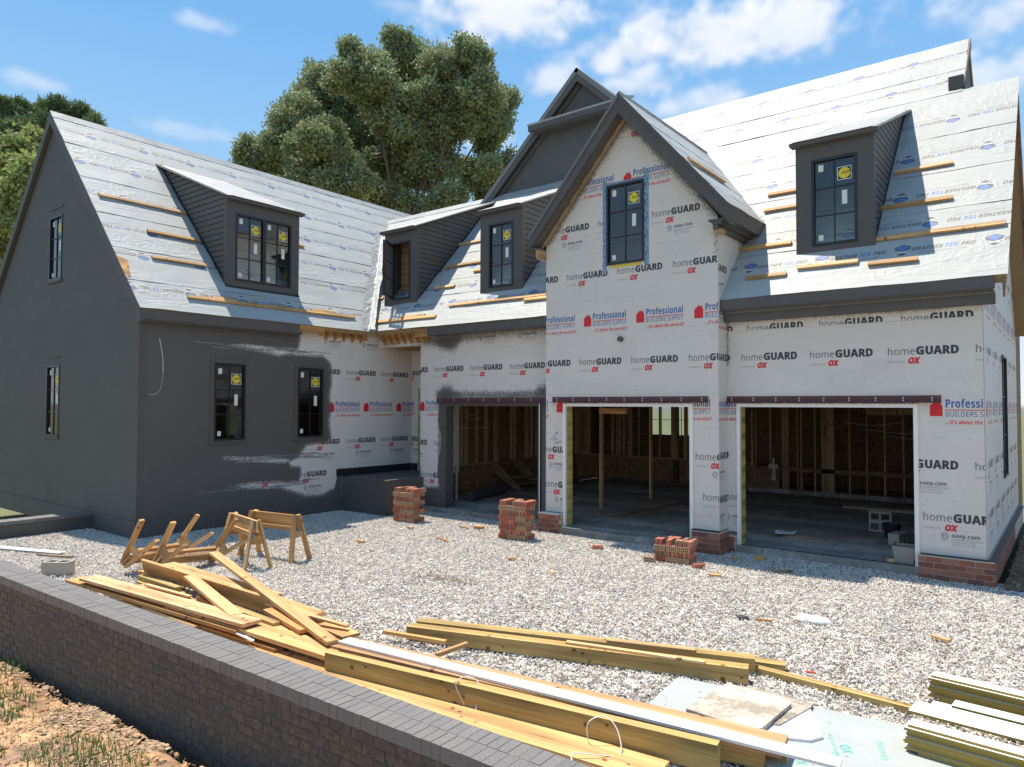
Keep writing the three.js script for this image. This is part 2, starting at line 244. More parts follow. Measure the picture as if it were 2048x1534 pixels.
// --- wrapped garage walls
const tWall3 = board2d(-5.1, -1.0, -.1, 4.4, 170, (g, X, Y, S) => {
  wrapBase(g, 4.1 * S, 4.5 * S, 31);
  for (const x of [-4.59, -3.36, -2.13, -5.82]) printHg(g, X, Y, S, x, 3.80, false);
  g.fillStyle = 'rgb(211,203,195)'; g.fillRect(0, Y(3.835), 4.1 * S, .5 * S); g.fillStyle = 'rgb(176,172,168)'; g.fillRect(0, Y(3.835), 4.1 * S, Math.max(1, .008 * S));
  wallRows(g, X, Y, S, -1.14, -5.1, -1, [['hg', 3.29], ['prof', 2.46, -.60], ['hg2', 1.53, -.03]]);
  printHg(g, X, Y, S, -1.86, .73); printOxep(g, X, Y, S, -1.61, .50); printHg(g, X, Y, S, -5.0, .78); printOxep(g, X, Y, S, -5.0, .47);
  staples(g, X, Y, S, -5, -1.05, [2.86, 1.05, .42, 2.0], 4);
  const cr = rng(9); sprayDots(g, X, Y, S, [[-5, 4.06], [-3, 4.06], [-1.4, 4.05]], .05, 9000, .42, cr); sprayDots(g, X, Y, S, [[-4.96, 4.1], [-4.96, 3.2]], .04, 900, .4, cr);
});
add('wrapped_wall', wallZ([[-4.97, .22], [-4.77, .22], [-4.77, DH], [-1.90, DH], [-1.90, .22], [-1.036, .22], [-1.036, 4.32], [-4.97, 4.32]], [], Z1, .14), wrapMat(tWall3), house);
const CX = -6.79, BE = 2.13, BY = 6.0, BS = 1.166, PK = BY + BE * BS;
const tBay = board2d(-8.8, -4.9, 0, 8.4, 150, (g, X, Y, S) => {
  wrapBase(g, 3.9 * S, 8.4 * S, 37);
  wallRows(g, X, Y, S, -5.53, -8.8, -4.9, [['hg', 3.29], ['prof', 4.20, .12], ['hg', 5.05, -.31], ['hg2', 6.05, -.74], ['prof', 6.93, -.15], ['hg', 7.85, -.28], ['prof', 2.46, -.55], ['hg2', 1.50, .12], ['hg2', .78, .26]]);
  g.fillStyle = 'rgba(190,187,183,.9)'; for (const y of [3.93, 2.7, 5.55, 4.6]) g.fillRect(0, Y(y), 3.9 * S, Math.max(1, .006 * S));
  staples(g, X, Y, S, -8.7, -4.9, [3.74, 4.75, 2.86, 5.3, .5, 1.9], 6);
  const cr = rng(12), cl = BY - .1; sprayDots(g, X, Y, S, [[CX - 1.92, 5.9], [CX, 8.13]], .075, 13000, .42, cr); sprayDots(g, X, Y, S, [[CX, 8.13], [CX + 1.90, 5.9]], .085, 15000, .42, cr); sprayDots(g, X, Y, S, [[-4.97, 5.7], [-4.97, 5.2]], .05, 500, .4, cr);
  g.strokeStyle = 'rgb(70,70,74)'; g.lineWidth = .008 * S; g.beginPath(); g.moveTo(X(-8.6), Y(1.75)); g.lineTo(X(-8.42), Y(1.93)); g.lineTo(X(-8.50), Y(1.91)); g.moveTo(X(-8.42), Y(1.93)); g.lineTo(X(-8.43), Y(1.86)); g.stroke(); g.fillStyle = 'rgb(70,70,74)'; g.save(); g.translate(X(-8.53), Y(1.74)); g.rotate(-.2); g.font = `${Math.round(.07 * S)}px sans-serif`; g.fillText('BIG', 0, 0); g.fillText('LIGHT', 0, .08 * S); g.restore();
});
add('wrapped_wall', wallZ([[-8.72, .26], [-8.27, .26], [-8.27, DH], [-5.44, DH], [-5.44, .26], [-4.962, .26], [-4.962, BY - .1], [CX, PK - .25], [-8.72, BY - .1]], [rect(-7.25, -6.42, 5.25, 6.84)], Z2, .14), wrapMat(tBay), house);
const tSide = board2d(12.2, 20.6, 0, 8.6, 110, (g, X, Y, S) => { wrapBase(g, 8.4 * S, 8.6 * S, 41); wallRows(g, X, Y, S, 12.9, 12.2, 20.6, [['hg', 3.29], ['prof', 2.46], ['hg2', 1.53], ['hg2', .76], ['hg2', 4.9], ['prof', 4.1], ['hg', 5.8], ['prof', 6.7]]); });
const sideWrap = wrapMat(tSide);
add('wrapped_wall', wallX([[12.683, .22], [20.4, .22], [20.4, 4.45], [16.46, 8.52], [12.683, 4.53]], [rect(16.1, 17.1, 1.15, 3.45), rect(16.2, 17.1, 4.85, 6.1)], -1.03, .13), sideWrap, house);
add('wrapped_wall', wallX([[12.303, .262], [12.678, .262], [12.678, 4.3], [14.1, 5.85], [12.303, 5.85]], [], -4.955, .09), sideWrap, house);
add('wrapped_wall', wallX([[12.31, 4.2], [12.7, 4.2], [14.1, 5.85], [12.31, 5.85]], [], -8.645, .078), sideWrap, house);
const tWall1 = board2d(-14.4, -8.6, 0, 4.4, 150, (g, X, Y, S) => {
  wrapBase(g, 5.8 * S, 4.4 * S, 43);
  wallRows(g, X, Y, S, -10.0, -14.4, -8.6, [['hg', 3.29], ['prof', 2.46, -.48], ['hg2', 1.49, -.01], ['hg2', .70, -.42]]);
  for (const x of [-14.2, -13.2, -12.0, -10.9, -9.75]) { printOxep(g, X, Y, S, x, 4.03); } g.fillStyle = 'rgb(206,34,40)'; for (const x of [-14.08, -13.1]) { g.font = `italic bold ${Math.round(.12 * S)}px sans-serif`; g.fillText('OX', X(x), Y(4.16)); }
  staples(g, X, Y, S, -12.8, -8.7, [2.9, 3.7, 1.1], 8);
  const cr = rng(15);
  sprayDots(g, X, Y, S, [[-12.75, 4.12], [-11.9, 3.98], [-11.5, 4.10], [-10.2, 4.16], [-8.75, 4.16]], .10, 15000, .42, cr);
  sprayDots(g, X, Y, S, [[-12.2, 4.05], [-11.7, 3.95]], .12, 6000, .45, cr);
  sprayDots(g, X, Y, S, [[-12.25, 2.72], [-11.5, 2.72], [-10, 2.70], [-8.9, 2.72]], .07, 12000, .42, cr); sprayDots(g, X, Y, S, [[-12.1, 2.76], [-11.8, 2.78]], .12, 3000, .5, cr); sprayDots(g, X, Y, S, [[-9.2, 2.78], [-8.9, 2.8]], .1, 1800, .5, cr);
  g.fillStyle = PAINTC; g.beginPath(); g.moveTo(X(-12.22), Y(2.62)); for (let y = 2.62; y > 0; y -= .12) g.lineTo(X(-12.18 + .05 * Math.sin(y * 5) + .03 * cr()), Y(y)); g.lineTo(X(-11.9), Y(0)); g.lineTo(X(-11.9), Y(2.62)); g.fill(); g.fillRect(X(-9.15), Y(2.62), .25 * S, 2.7 * S); g.fillRect(X(-12.9), Y(.42), 1 * S, .5 * S); g.fillRect(X(-12.2), Y(2.64), 3.4 * S, .12 * S);
  sprayDots(g, X, Y, S, [[-12.18, 2.6], [-12.16, .3]], .04, 2600, .5, cr); sprayDots(g, X, Y, S, [[-12.85, .43], [-12.1, .43]], .03, 900, .5, cr); sprayDots(g, X, Y, S, [[-12.83, 1.0], [-12.83, .3]], .03, 500, .5, cr); sprayDots(g, X, Y, S, [[-8.92, 2.6], [-8.92, .3]], .04, 1500, .5, cr);
});
add('wrapped_wall', wallZ([[-14.34, 3.97], [-12.83, 3.97], [-12.83, .02], [-11.98, .02], [-11.98, DH], [-9.12, DH], [-9.12, .02], [-8.6, .02], [-8.6, 4.32], [-14.34, 4.32]], [], Z1, .14), wrapMat(tWall1), house);

// --- the wing: painted wall with its ragged edge over white wrap
const PB = [[10.31, 4.33], [10.15, 4.13], [10.11, 3.81], [9.49, 3.8], [8.8, 3.82], [8.24, 3.75], [8.32, 3.72], [9.06, 3.66], [9.67, 3.56], [10.04, 3.62], [10.82, 3.61], [11.05, 3.45], [11.08, 3.03], [11.0, 2.69], [11.06, 2.36], [11.01, 2.03], [11.07, 1.69], [10.89, 1.61], [10.4, 1.57], [10.17, 1.32], [9.98, 1.23], [9.62, 1.33], [9.01, 1.32], [8.2, 1.38], [8.24, 1.3], [9.01, 1.19], [9.89, 1.1], [9.89, 1.0], [10.22, .96], [10.17, .72], [9.81, .73], [9.02, .77], [8.33, .72], [8.81, .6], [9.63, .55], [9.99, .42], [10.37, .27], [10.96, .25], [11.22, .35], [11.4, .9], [11.46, .9], [11.46, -.2]];
const tWing = board2d(6.5, 13.9, -.2, 4.4, 160, (g, X, Y, S) => {
  wrapBase(g, 7.4 * S, 4.6 * S, 47);
  for (const [s, y] of [[10.41, 3.23], [11.57, 3.23], [12.73, 3.23], [10.42, 1.51], [11.58, 1.51], [12.73, 1.51], [10.03, .76], [8.95, .76]]) { printHg(g, X, Y, S, s, y); if (y < 2) printOxep(g, X, Y, S, s + .33, y - .26); }
  for (const s of [11.05, 12.15, 13.29, 9.9]) printProf(g, X, Y, S, s, 2.43);
  for (const s of [10.9, 12.1, 13.2]) { printOxep(g, X, Y, S, s, 4.0); g.fillStyle = 'rgb(206,34,40)'; g.font = `italic bold ${Math.round(.12 * S)}px sans-serif`; g.fillText('OX', X(s + .02), Y(4.12)); }
  staples(g, X, Y, S, 11.1, 13.8, [2.9, .98, 3.85, 1.9], 3);
  const cr = rng(21); g.fillStyle = PAINTC; g.beginPath(); g.moveTo(0, 0); for (const [s, y] of PB) g.lineTo(X(s), Y(y)); g.lineTo(0, Y(-.2)); g.closePath(); g.fill();
  sprayDots(g, X, Y, S, PB.slice(0, 39), .05, 42000, .5, cr);
  g.strokeStyle = 'rgba(95,94,95,.8)'; for (let i = 0; i < 60; i++) { const s = 8.3 + 2.2 * cr(), y = [3.72, 1.27, .66][Math.floor(3 * cr())] + .12 * (cr() - .5); g.lineWidth = (.006 + .012 * cr()) * S; g.beginPath(); g.moveTo(X(s), Y(y)); g.lineTo(X(s + .2 + .5 * cr()), Y(y - .02 + .03 * cr())); g.stroke(); }
  g.strokeStyle = 'rgba(229,226,222,.5)'; for (let i = 0; i < 26; i++) { const s = 7.6 + 2.0 * cr(), y = [3.74, 1.26, .64][Math.floor(3 * cr())] + .10 * (cr() - .5); g.lineWidth = (.004 + .006 * cr()) * S; g.beginPath(); g.moveTo(X(s), Y(y)); g.lineTo(X(s + .15 + .6 * cr()), Y(y - .01)); g.stroke(); }
  g.strokeStyle = 'rgb(216,212,206)'; g.lineWidth = .014 * S; g.beginPath(); g.moveTo(X(6.9), Y(3.79)); g.lineTo(X(6.97), Y(3.45)); g.lineTo(X(6.985), Y(3.12)); g.stroke(); g.lineWidth = .007 * S; g.beginPath(); g.moveTo(X(6.985), Y(3.12)); g.lineTo(X(6.95), Y(2.8)); g.lineTo(X(6.85), Y(2.68)); g.lineTo(X(6.70), Y(2.66)); g.stroke();
});
const wingLong = std(0xffffff, .62, { map: tWing, bumpMap: rep(course, 1 / .61, 1 / .6), bumpScale: .004 });
add('painted_wall', wallX([[6.52, -.2], [13.97, -.2], [13.97, 4.32], [6.52, 4.32]], [rect(8.07, 8.80, 1.70, 3.36), rect(10.15, 10.88, 1.70, 3.35)], XW, .14), wingLong, house);
const RX = -18.85, RY = 4.36 + SL * (-14.14 - RX);
const gableMat = std(PAINT, .66, { map: paintPatch, bumpMap: rep(course, 1 / .61, 1 / .6), bumpScale: .007 });
add('painted_gable_wall', wallZ([[XW + .001, -.2], [XW + .001, 4.35], [RX, RY - .2], [-23.35, 4.35], [-23.35, -.2]].reverse(), [rect(-18.95, -18.20, 1.73, 3.37), rect(-18.96, -18.22, 5.35, 6.85)], ZG, .14), gableMat, house);
add('brick_base', merge([bx(XW - .01, XW + .025, -.2, .20, -13, -6.47), bx(-23.3, XW - .012, -.2, .202, ZG - .01, ZG + .026)]), paintBrick, house);
for (const [s0, s1, y0, y1] of [[8.07, 8.80, 1.70, 3.36], [10.15, 10.88, 1.70, 3.35]]) {
  const holder = windowIn(house, 'window', 0, 0, s1 - s0, y1 - y0, { seed: s0 }); holder.position.set(XW + .01, (y0 + y1) / 2, -(s0 + s1) / 2); holder.rotation.y = Math.PI / 2;
  const t = .09; add('window_trim', merge([bx(XW, XW + .018, y1, y1 + t, -s1 - t, -s0 + t), bx(XW, XW + .018, y0 - .05, y0, -s1 - t, -s0 + t), bx(XW, XW + .016, y0, y1, -s0, -s0 + t), bx(XW, XW + .016, y0, y1, -s1 - t, -s1)]), paint, house);
  add('window_sill', bx(XW + .001, XW + .045, y0 - .075, y0 - .05, -s1 - t - .02, -s0 + t + .02), paint, house);
}
for (const [x0, x1, y0, y1] of [[-18.95, -18.20, 1.73, 3.37], [-18.96, -18.22, 5.35, 6.85]]) { const w = windowIn(house, 'window', 0, 0, x1 - x0, y1 - y0, {}); w.position.set((x0 + x1) / 2, (y0 + y1) / 2, ZG + .005); add('window_sill', bx(x0 - .05, x1 + .05, y0 - .06, y0 - .004, ZG, ZG + .04), paint, house); add('window_lintel', bx(x0 - .04, x1 + .04, y1 + .17, y1 + .20, ZG, ZG + .02), paint, house); }
{ const w = windowIn(house, 'window', 0, 0, .83, 1.59, {}); w.position.set(-6.835, 6.045, Z2 + .01); }
for (const [s0, s1, y0, y1] of [[16.1, 17.1, 1.15, 3.45], [16.2, 17.1, 4.85, 6.1]]) { const w = windowIn(house, 'window', 0, 0, s1 - s0, y1 - y0, { stickers: false }); w.position.set(-1.02, (y0 + y1) / 2, -(s0 + s1) / 2); w.rotation.y = Math.PI / 2; }
{ // blue and silver flashing tape round the bay window, a yellow strip at the foot, a spray-foamed stub on the wall
  const tape = std(lin(.50, .60, .66), .35, { metalness: .3, map: dtex(128, 128, (u, v) => { const a = pfbm(u, v, 30, 30, 2); return a > .55 ? [.95, .97, 1] : [.40, .60, .76]; }), bumpMap: rep(grit, 8, 8), bumpScale: .006 }); tape.map.repeat.set(3, 3);
  const z0 = Z2, z1 = Z2 + .006, x0 = -7.255, x1 = -6.415; add('flashing_tape', merge([bx(x0 - .08, x0, 5.12, 6.93, z0, z1), bx(x1, x1 + .09, 5.16, 6.98, z0, z1 + .001), bx(x0, x1, 6.84, 6.885, z0, z1 + .002)]), tape, house);
  add('yellow_strip', bx(x0 + .1, x1 - .06, 5.19, 5.235, z0, z1 + .002), std(lin(.72, .50, .03), .5), house);
  const pts = []; for (let i = 0; i <= 6; i++) pts.push(new THREE.Vector2([.0, .05, .055, .05, .052, .035, 0][i], [0, 0, .03, .05, .08, .10, .10][i])); add('wire_stub', new THREE.LatheGeometry(pts, 12).rotateX(Math.PI / 2).translate(-6.92, 3.77, Z2), std(lin(.10, .09, .08), .8), house);
}

// --- fronts of the openings: trim, treated jambs, steel lintels with paired bolts
function opening(x0, x1, z, painted) {
  const m = painted ? paint : trimWhite, jm = painted ? paint : wood(.66, .58, .20), t = .062;
  add('door_trim', merge([bx(x0, x0 + t, 0, DH, z - .02, z + .035), bx(x1 - t, x1, 0, DH, z - .02, z + .035), bx(x0 + t, x1 - t, DH - t, DH, z - .02, z + .033)]), m, house);
  add('door_jamb', bx(x0 + .004, x0 + t - .004, 0, DH - t, z - .24, z - .02), jm, house); add('door_jamb', bx(x1 - t + .004, x1 - .004, 0, DH - t, z - .24, z - .02), jm, house); add('door_header', bx(x0 + t, x1 - t, DH - t, DH + .2, z - .24, z - .021), jm, house);
}
opening(-4.77, -1.90, Z1); opening(-8.27, -5.44, Z2); opening(-11.98, -9.12, Z1, true);
add('door_trim', bx(-9.14, -9.12, .0, DH, Z1, Z1 + .05), trimWhite, house);
function lintel(x0, x1, z, y0 = 2.535, n = 9) {
  const l = add('steel_lintel', merge([bx(x0, x1, y0, y0 + .115, z, z + .012), bx(x0, x1, y0, y0 + .010, z + .012, z + .11)]), primer, house);
  for (let i = 0; i < n; i++) { const x = x0 + .12 + (x1 - x0 - .24) * i / (n - 1); for (const dy of [.038, .078]) add('bolt', new THREE.CylinderGeometry(.014, .017, .016, 6).rotateX(Math.PI / 2).translate(x, y0 + dy, z + .019), zinc, l); }
}
lintel(-4.985, -1.585, Z1); lintel(-8.55, -5.15, Z2); lintel(-12.26, -8.80, Z1, 2.535, 8);

// --- porch in the corner
add('porch_block', bx(XW + .03, -12.70, -.2, .70, -13.85, -11.45), paint, house);
add('porch_back_wall', wallZ([[XW, .7], [-14.0, .7], [-14.0, 2.85], [-13.05, 2.85], [-13.05, .7], [-12.70, .7], [-12.70, 3.97], [XW, 3.97]], [], -13.85, .12), wrapMat(tWall1), house);
add('porch_door', bx(-13.98, -13.07, .72, 2.83, -13.93, -13.90), std(lin(.012, .02, .02), .5), house);
add('door_frame', merge([bx(-14.06, -13.98, .7, 2.92, -13.86, -13.80), bx(-13.07, -12.99, .7, 2.92, -13.86, -13.80), bx(-14.06, -12.99, 2.83, 2.93, -13.87, -13.79)]), wood(.60, .55, .28), house);
for (const q of [[XW - .002, XW + .008, .70, .885, -13.84, -11.3], [-14.33, -14.07, .70, .885, -13.852, -13.842], [-12.98, -12.7, .70, .885, -13.852, -13.842]]) add('wall_flashing', bx(...q), flash, house);
for (let i = 0; i < 7; i++) add('ceiling_board', bx(XW + .02, -12.75, 3.985, 4.02, -13.84 + i * .145, -13.84 + i * .145 + .13), rawEave, house);
add('porch_side_wall', bx(-12.86, -12.72, 0, 4.2, -13.95, -12.83), wrapMat(tWall1), house);

// --- eaves, fascias, rafter tails
add('fascia', bx(-14.18, -14.14, 4.13, 4.33, -10.05, -6.44), paint, house);
add('soffit', bx(XW - .02, -14.18, 4.10, 4.13, -10.05, -6.46), paint, house);
add('bare_fascia', bx(-14.18, -14.145, 4.17, 4.33, -10.75, -10.05), rawEave, house);
for (let i = 0; i < 5; i++) { const z = -10.9 - i * .27; add('rafter_tail', wallZ([[XW, 4.05], [XW, 4.30], [-14.16, 4.30], [-14.16, 4.20], [XW + .05, 4.05]], [], z, .04), rawEave, house); }
add('rafter_blocking', bx(XW + .002, XW + .03, 4.14, 4.32, -12.2, -10.75), rawEave, house);
for (let i = 0; i < 7; i++) { const x = -14.05 + i * .24; add('rafter_tail', wallX([[12.68, 4.03], [12.68, 4.30], [12.40, 4.32], [12.40, 4.20], [12.62, 4.03]].reverse(), [], x, .04), rawEave, house); }
add('rafter_blocking', bx(-14.1, -12.75, 4.16, 4.32, Z1 + .002, Z1 + .03), rawEave, house);
add('bare_fascia', bx(-12.75, -12.30, 4.14, 4.33, -12.40, -12.36), rawEave, house);
add('fascia', bx(-12.30, -8.75, 4.18, 4.34, -12.40, -12.355), paint, house);
add('soffit', bx(-12.30, -8.75, 4.155, 4.18, Z1, -12.36), paint, house);
add('fascia', bx(-4.93, -.86, 4.19, 4.37, -12.42, -12.36), paint, house);
add('soffit', bx(-4.93, -.88, 4.165, 4.19, Z1, -12.38), paint, house);
add('frieze_board', bx(-4.93, -.87, 3.99, 4.165, Z1 + .001, -12.53), paint, house);
add('crown_strip', bx(-4.93, -.87, 4.13, 4.165, -12.529, -12.49), std(lin(.17, .165, .16), .6), house);

// --- roofs: deck slabs, then courses of printed underlayment lapped like shingles
const deckMat = std(lin(.36, .26, .15), .85);
const underTex = dtex(256, 256, (u, v) => { const a = pfbm(u, v, 6, 6, 4); const t = .86 + .2 * (a - .5); return [t, t * 1.005, t * 1.01]; });
const UNDER = 'rgb(163,168,166)';
const underPlain = std(lin(.47, .49, .485), .55, { map: underTex, bumpMap: rep(wrinkle, .7, .7), bumpScale: .008 });
function printWeather(g, X, Y, S, x, y, up, k = 1, faint = 1) {
  g.save(); g.translate(X(x), Y(y)); if (!up) g.rotate(Math.PI); g.globalAlpha = faint;
  const w = .62 * S * k, h = Math.round(.105 * S * k), part = (s, col, px, pw) => { g.fillStyle = col; fit(g, s, `italic bold ${h}px sans-serif`, px, 0, pw); };
  part('WEATHER', 'rgb(88,82,78)', -w * .28, w * .56); part('TEK', 'rgb(84,114,172)', w * .30, w * .24); part('PRO', 'rgb(88,82,78)', w * .58, w * .24);
  g.fillStyle = 'rgb(120,115,112)'; fit(g, 'WEATHERTEKBP.COM', `${Math.round(.055 * S * k)}px sans-serif`, -w * .16, h * .72, w * .86);
  const cx = -w * .43, r = .085 * S * k; g.fillStyle = 'rgb(92,88,88)'; g.beginPath(); g.moveTo(cx - r * 1.1, -h * .95); g.lineTo(cx, -h * 1.4); g.lineTo(cx + r * 1.1, -h * .95); g.lineTo(cx + r * .8, h * .35); g.lineTo(cx, h * .75); g.lineTo(cx - r * .8, h * .35); g.closePath(); g.fill();
  g.fillStyle = 'rgb(90,120,176)'; g.beginPath(); g.moveTo(cx - r, -h * .85); g.lineTo(cx, -h * 1.25); g.lineTo(cx + r, -h * .85); g.lineTo(cx, -h * .1); g.closePath(); g.fill();
  g.strokeStyle = 'rgb(206,210,212)'; g.lineWidth = Math.max(1, .018 * S * k); g.beginPath(); g.moveTo(cx - r, -h * .2); g.lineTo(cx + r, h * .35); g.moveTo(cx + r, -h * .2); g.lineTo(cx - r, h * .35); g.stroke();
  g.restore();
}
function roofPrint(a0, a1, uTop, S, bands, rows, seed, smudges = []) {
  return board2d(a0, a1, -.2, uTop, S, (g, X, Y, SS) => {
    const W = (a1 - a0) * S, H = (uTop + .2) * S, cr = rng(seed); g.fillStyle = UNDER; g.fillRect(0, 0, W, H); blotch(g, W, H, 420, 110, 255, cr);
    for (const [u, ph, up, p = 1.22, fa = 1] of rows) for (let a = a0 + ph - 1.3; a < a1 + 1; a += p) printWeather(g, X, Y, SS, a, u, up, 1.28, fa);
    for (const u of bands) { for (let a = a0; a < a1; a += .25) { g.fillStyle = `rgba(110,102,94,${.12 + .45 * fbm(a * .9 + seed, u * 5, 2)})`; g.fillRect(X(a), Y(u + .10 + .02 * fbm(a * .8, u, 2)), .26 * S, Math.max(1, .008 * S)); } for (let a = a0; a < a1; a += .5 + .3 * cr()) { g.fillStyle = `rgba(110,100,90,${.15 + .3 * cr()})`; g.fillRect(X(a), Y(u + .03 + .05 * cr()), (.2 + .5 * cr()) * S, Math.max(1, .012 * cr() * S)); } }
    for (let i = 0; i < (a1 - a0) * uTop * 2.6; i++) { g.fillStyle = `rgba(96,90,86,${.4 + .5 * cr()})`; const q = (.006 + .012 * cr()) * S; g.fillRect(W * cr(), H * cr(), q, q); }
    for (const [a, u, r, n] of smudges) sprayDots(g, X, Y, SS, [[a - r, u], [a + r, u]], r, n, .16, cr, '96,92,92');
  });
}
function roofCourses(parent, O, A, Sx, a0, a1, bounds, tex, seed, clip) {
  const N = A.clone().cross(Sx).normalize(); if (N.y < 0) N.negate();
  const m = std(0xffffff, .62, { map: tex, bumpMap: rep(wrinkle, .62, .62), bumpScale: .014 });
  for (let k = 0; k < bounds.length - 1; k++) {
    const u0 = bounds[k] - (k ? .03 : .02), u1 = bounds[k + 1] + .06, na = Math.ceil((a1 - a0) / .11), nb = 9, pos = [], uv = [], idx = [];
    for (let j = 0; j <= nb; j++) for (let i = 0; i <= na; i++) {
      const a = mix(a0, a1, i / na), t = j / nb, sag = k && j === 0 ? .02 * (fbm(a * 1.1 + seed, k * 7.3, 3) - .5) : 0, u = mix(u0, u1, t) + sag;
      const lift = mix(.0065, .003, t) + (j <= 1 ? .016 * Math.pow(fbm(a * 2.3 + seed, k * 3.1 + 8, 3), 2) : 0) + .022 * (fbm(a * 1.6, u * 3.4 + seed, 4) - .3);
      const p = O.clone().addScaledVector(A, a).addScaledVector(Sx, u).addScaledVector(N, lift); pos.push(p.x, p.y, p.z); uv.push(a, u);
    }
    for (let j = 0; j < nb; j++) for (let i = 0; i < na; i++) { const q = j * (na + 1) + i; idx.push(q, q + 1, q + na + 2, q, q + na + 2, q + na + 1); }
    const g = new THREE.BufferGeometry(); g.setAttribute('position', new THREE.Float32BufferAttribute(pos, 3)); g.setAttribute('uv', new THREE.Float32BufferAttribute(uv, 2)); g.setIndex(idx); g.computeVertexNormals(); add('underlayment_course', g, m, parent);
  }
}
// a nailed board on a roof: a along, u up the slope
function toe(parent, O, A, Sx, a0, a1, u, w = .085, h = .04) { const N = A.clone().cross(Sx).normalize(); if (N.y < 0) N.negate(); const g = boardGeo(a1 - a0, h, w), B = new THREE.Matrix4().makeBasis(A, N, A.clone().cross(N)); const p = O.clone().addScaledVector(A, (a0 + a1) / 2).addScaledVector(Sx, u).addScaledVector(N, h / 2 + .022); g.applyMatrix4(B).translate(p.x, p.y, p.z); add('toe_board', g, [fir[3], fir[4], fir[1], paleWood][Math.floor(R() * 4)], parent); }

const wO = V(-14.14, 4.35, 0), wA = V(0, 0, -1), wS = V(-1, SL, 0).normalize(), wingU = (-14.14 - RX) * KS;
const wingRoof = add('wing_roof', merge([prism([V(-14.14, 4.35, -6.42), V(-14.14, 4.35, -20), V(RX, RY - .01, -20), V(RX, RY - .01, -6.42)], V(SL, 1, 0), .14, V(0, 0, -1), V(0, 1, 0)), prism([V(RX, RY - .01, -6.42), V(RX, RY - .01, -20), V(-23.56, 4.35, -20), V(-23.56, 4.35, -6.42)], V(-SL, 1, 0), .14, V(0, 0, -1), V(0, 1, 0))]), deckMat, house);
const wb = [0, .86, 1.88, 3.06, 4.35, 5.66, wingU - .02];
roofCourses(wingRoof, wO, wA, wS, 6.41, 17.6, wb, roofPrint(6.41, 17.6, 7, 115, wb.slice(1), [[.66, .95, false], [1.70, .3, false], [2.62, .75, false], [3.78, .5, false], [4.98, 1.1, false], [6.24, .45, false]], 51, [[8.5, 4.6, .25, 2600], [8.9, 5.7, .2, 1200], [11.4, 1.3, .3, 2600], [9.4, 5.9, .3, 900], [10.9, 5.6, .3, 900], [8.3, 2.4, .2, 800]]), 3);
for (const [a0, a1, u] of [[6.62, 8.56, 3.66], [7.33, 8.52, 2.6], [7.14, 8.34, 1.66], [7.5, 11.9, .46], [8.06, 8.6, .535], [10.62, 11.26, .535], [11.4, 11.72, 3.3]]) toe(wingRoof, wO, wA, wS, a0, a1, u);
add('ridge_flap', prism([V(RX + .16, RY - .155, -6.40), V(RX + .16, RY - .155, -20), V(RX, RY + .03, -20), V(RX, RY + .03, -6.40)], V(SL, 1, 0), .006, V(0, 0, -1), V(0, 1, 0)), underPlain, wingRoof);
{ // rake boards of the wing gable
  const z = ZG + .095, rk = (x0, y0, x1, y1, w) => ext([[x0, y0], [x1, y1], [x1, y1 - w], [x0, y0 - w]], [], .07).translate(0, 0, z - .07);
  add('rake_board', rk(-14.13, 4.345, RX, RY - .005, .27), paint, wingRoof); add('rake_board', rk(RX, RY - .005, -23.56, 4.345, .27), paint, wingRoof);
  add('lifted_sheathing', prism([V(-15.20, 5.50, -6.40), V(-14.72, 4.99, -6.40), V(-14.74, 5.03, -6.50), V(-15.08, 5.40, -6.58)], V(SL, 1, 0), .012, V(0, 0, -1), V(0, 1, 0)), rawEave, wingRoof);
}
const gO = V(0, 4.38, -12.38), gA = V(1, 0, 0), gS = V(0, SL, -1).normalize(), yOf = z => 4.38 + SL * (-12.38 - z), ZR = -16.46, ZM = -18.05;
const gN = V(0, 1, SL), gB = V(0, 1, -SL);
const garageRoof = add('garage_roof', merge([
  prism([V(-18.4, 4.37, -12.38), V(-.72, 4.37, -12.38), V(-.72, yOf(ZR) - .01, ZR), V(-18.4, yOf(ZR) - .01, ZR)], gN, .14, gA, V(0, 1, 0)),
  prism([V(-18.4, yOf(ZR) - .01, ZR), V(-.72, yOf(ZR) - .01, ZR), V(-.72, 4.2, 2 * ZR + 12.55), V(-18.4, 4.2, 2 * ZR + 12.55)], gB, .14, gA, V(0, 1, 0)),
  prism([V(-11.5, yOf(ZR + .2), ZR + .2), V(-1.63, yOf(ZR + .2), ZR + .2), V(-1.63, yOf(ZM) - .01, ZM), V(-11.5, yOf(ZM) - .01, ZM)], gN, .14, gA, V(0, 1, 0)),
  prism([V(-14, yOf(ZM) - .01, ZM), V(-1.63, yOf(ZM) - .01, ZM), V(-1.63, 4.3, -23.8), V(-14, 4.3, -23.8)], gB, .14, gA, V(0, 1, 0))]), deckMat, house);
const gb = [0, 1.25, 1.90, 3.07, 4.33, (12.38 + -ZR * -1 - 0) * 0 + (-12.38 - ZR) * KS];
const tG = roofPrint(-18.4, -.7, 6.1, 110, gb.slice(1, -1), [[.80, .55, true, 1.24], [1.58, .2, false, 1.24], [2.44, .92, false, 1.24], [3.70, .90, false, 1.24], [4.92, .30, false, 1.24]], 61, [[-13.9, .3, .3, 2500], [-12.4, 4.6, .5, 1800], [-2.4, 4.3, .4, 900], [-4.9, 4.0, .3, 1500]]);
roofCourses(garageRoof, gO, gA, gS, -18.4, -.70, gb, tG, 9);
const gb2 = [(-12.38 - ZR) * KS, 6.93, (-12.38 - ZM) * KS - .02];
roofCourses(garageRoof, gO, gA, gS, -11.4, -1.62, gb2, roofPrint(-11.4, -1.6, 8.4, 110, [6.93], [[6.42, .2, true, 1.10], [7.62, .5, true, 1.10]], 63, []), 14);
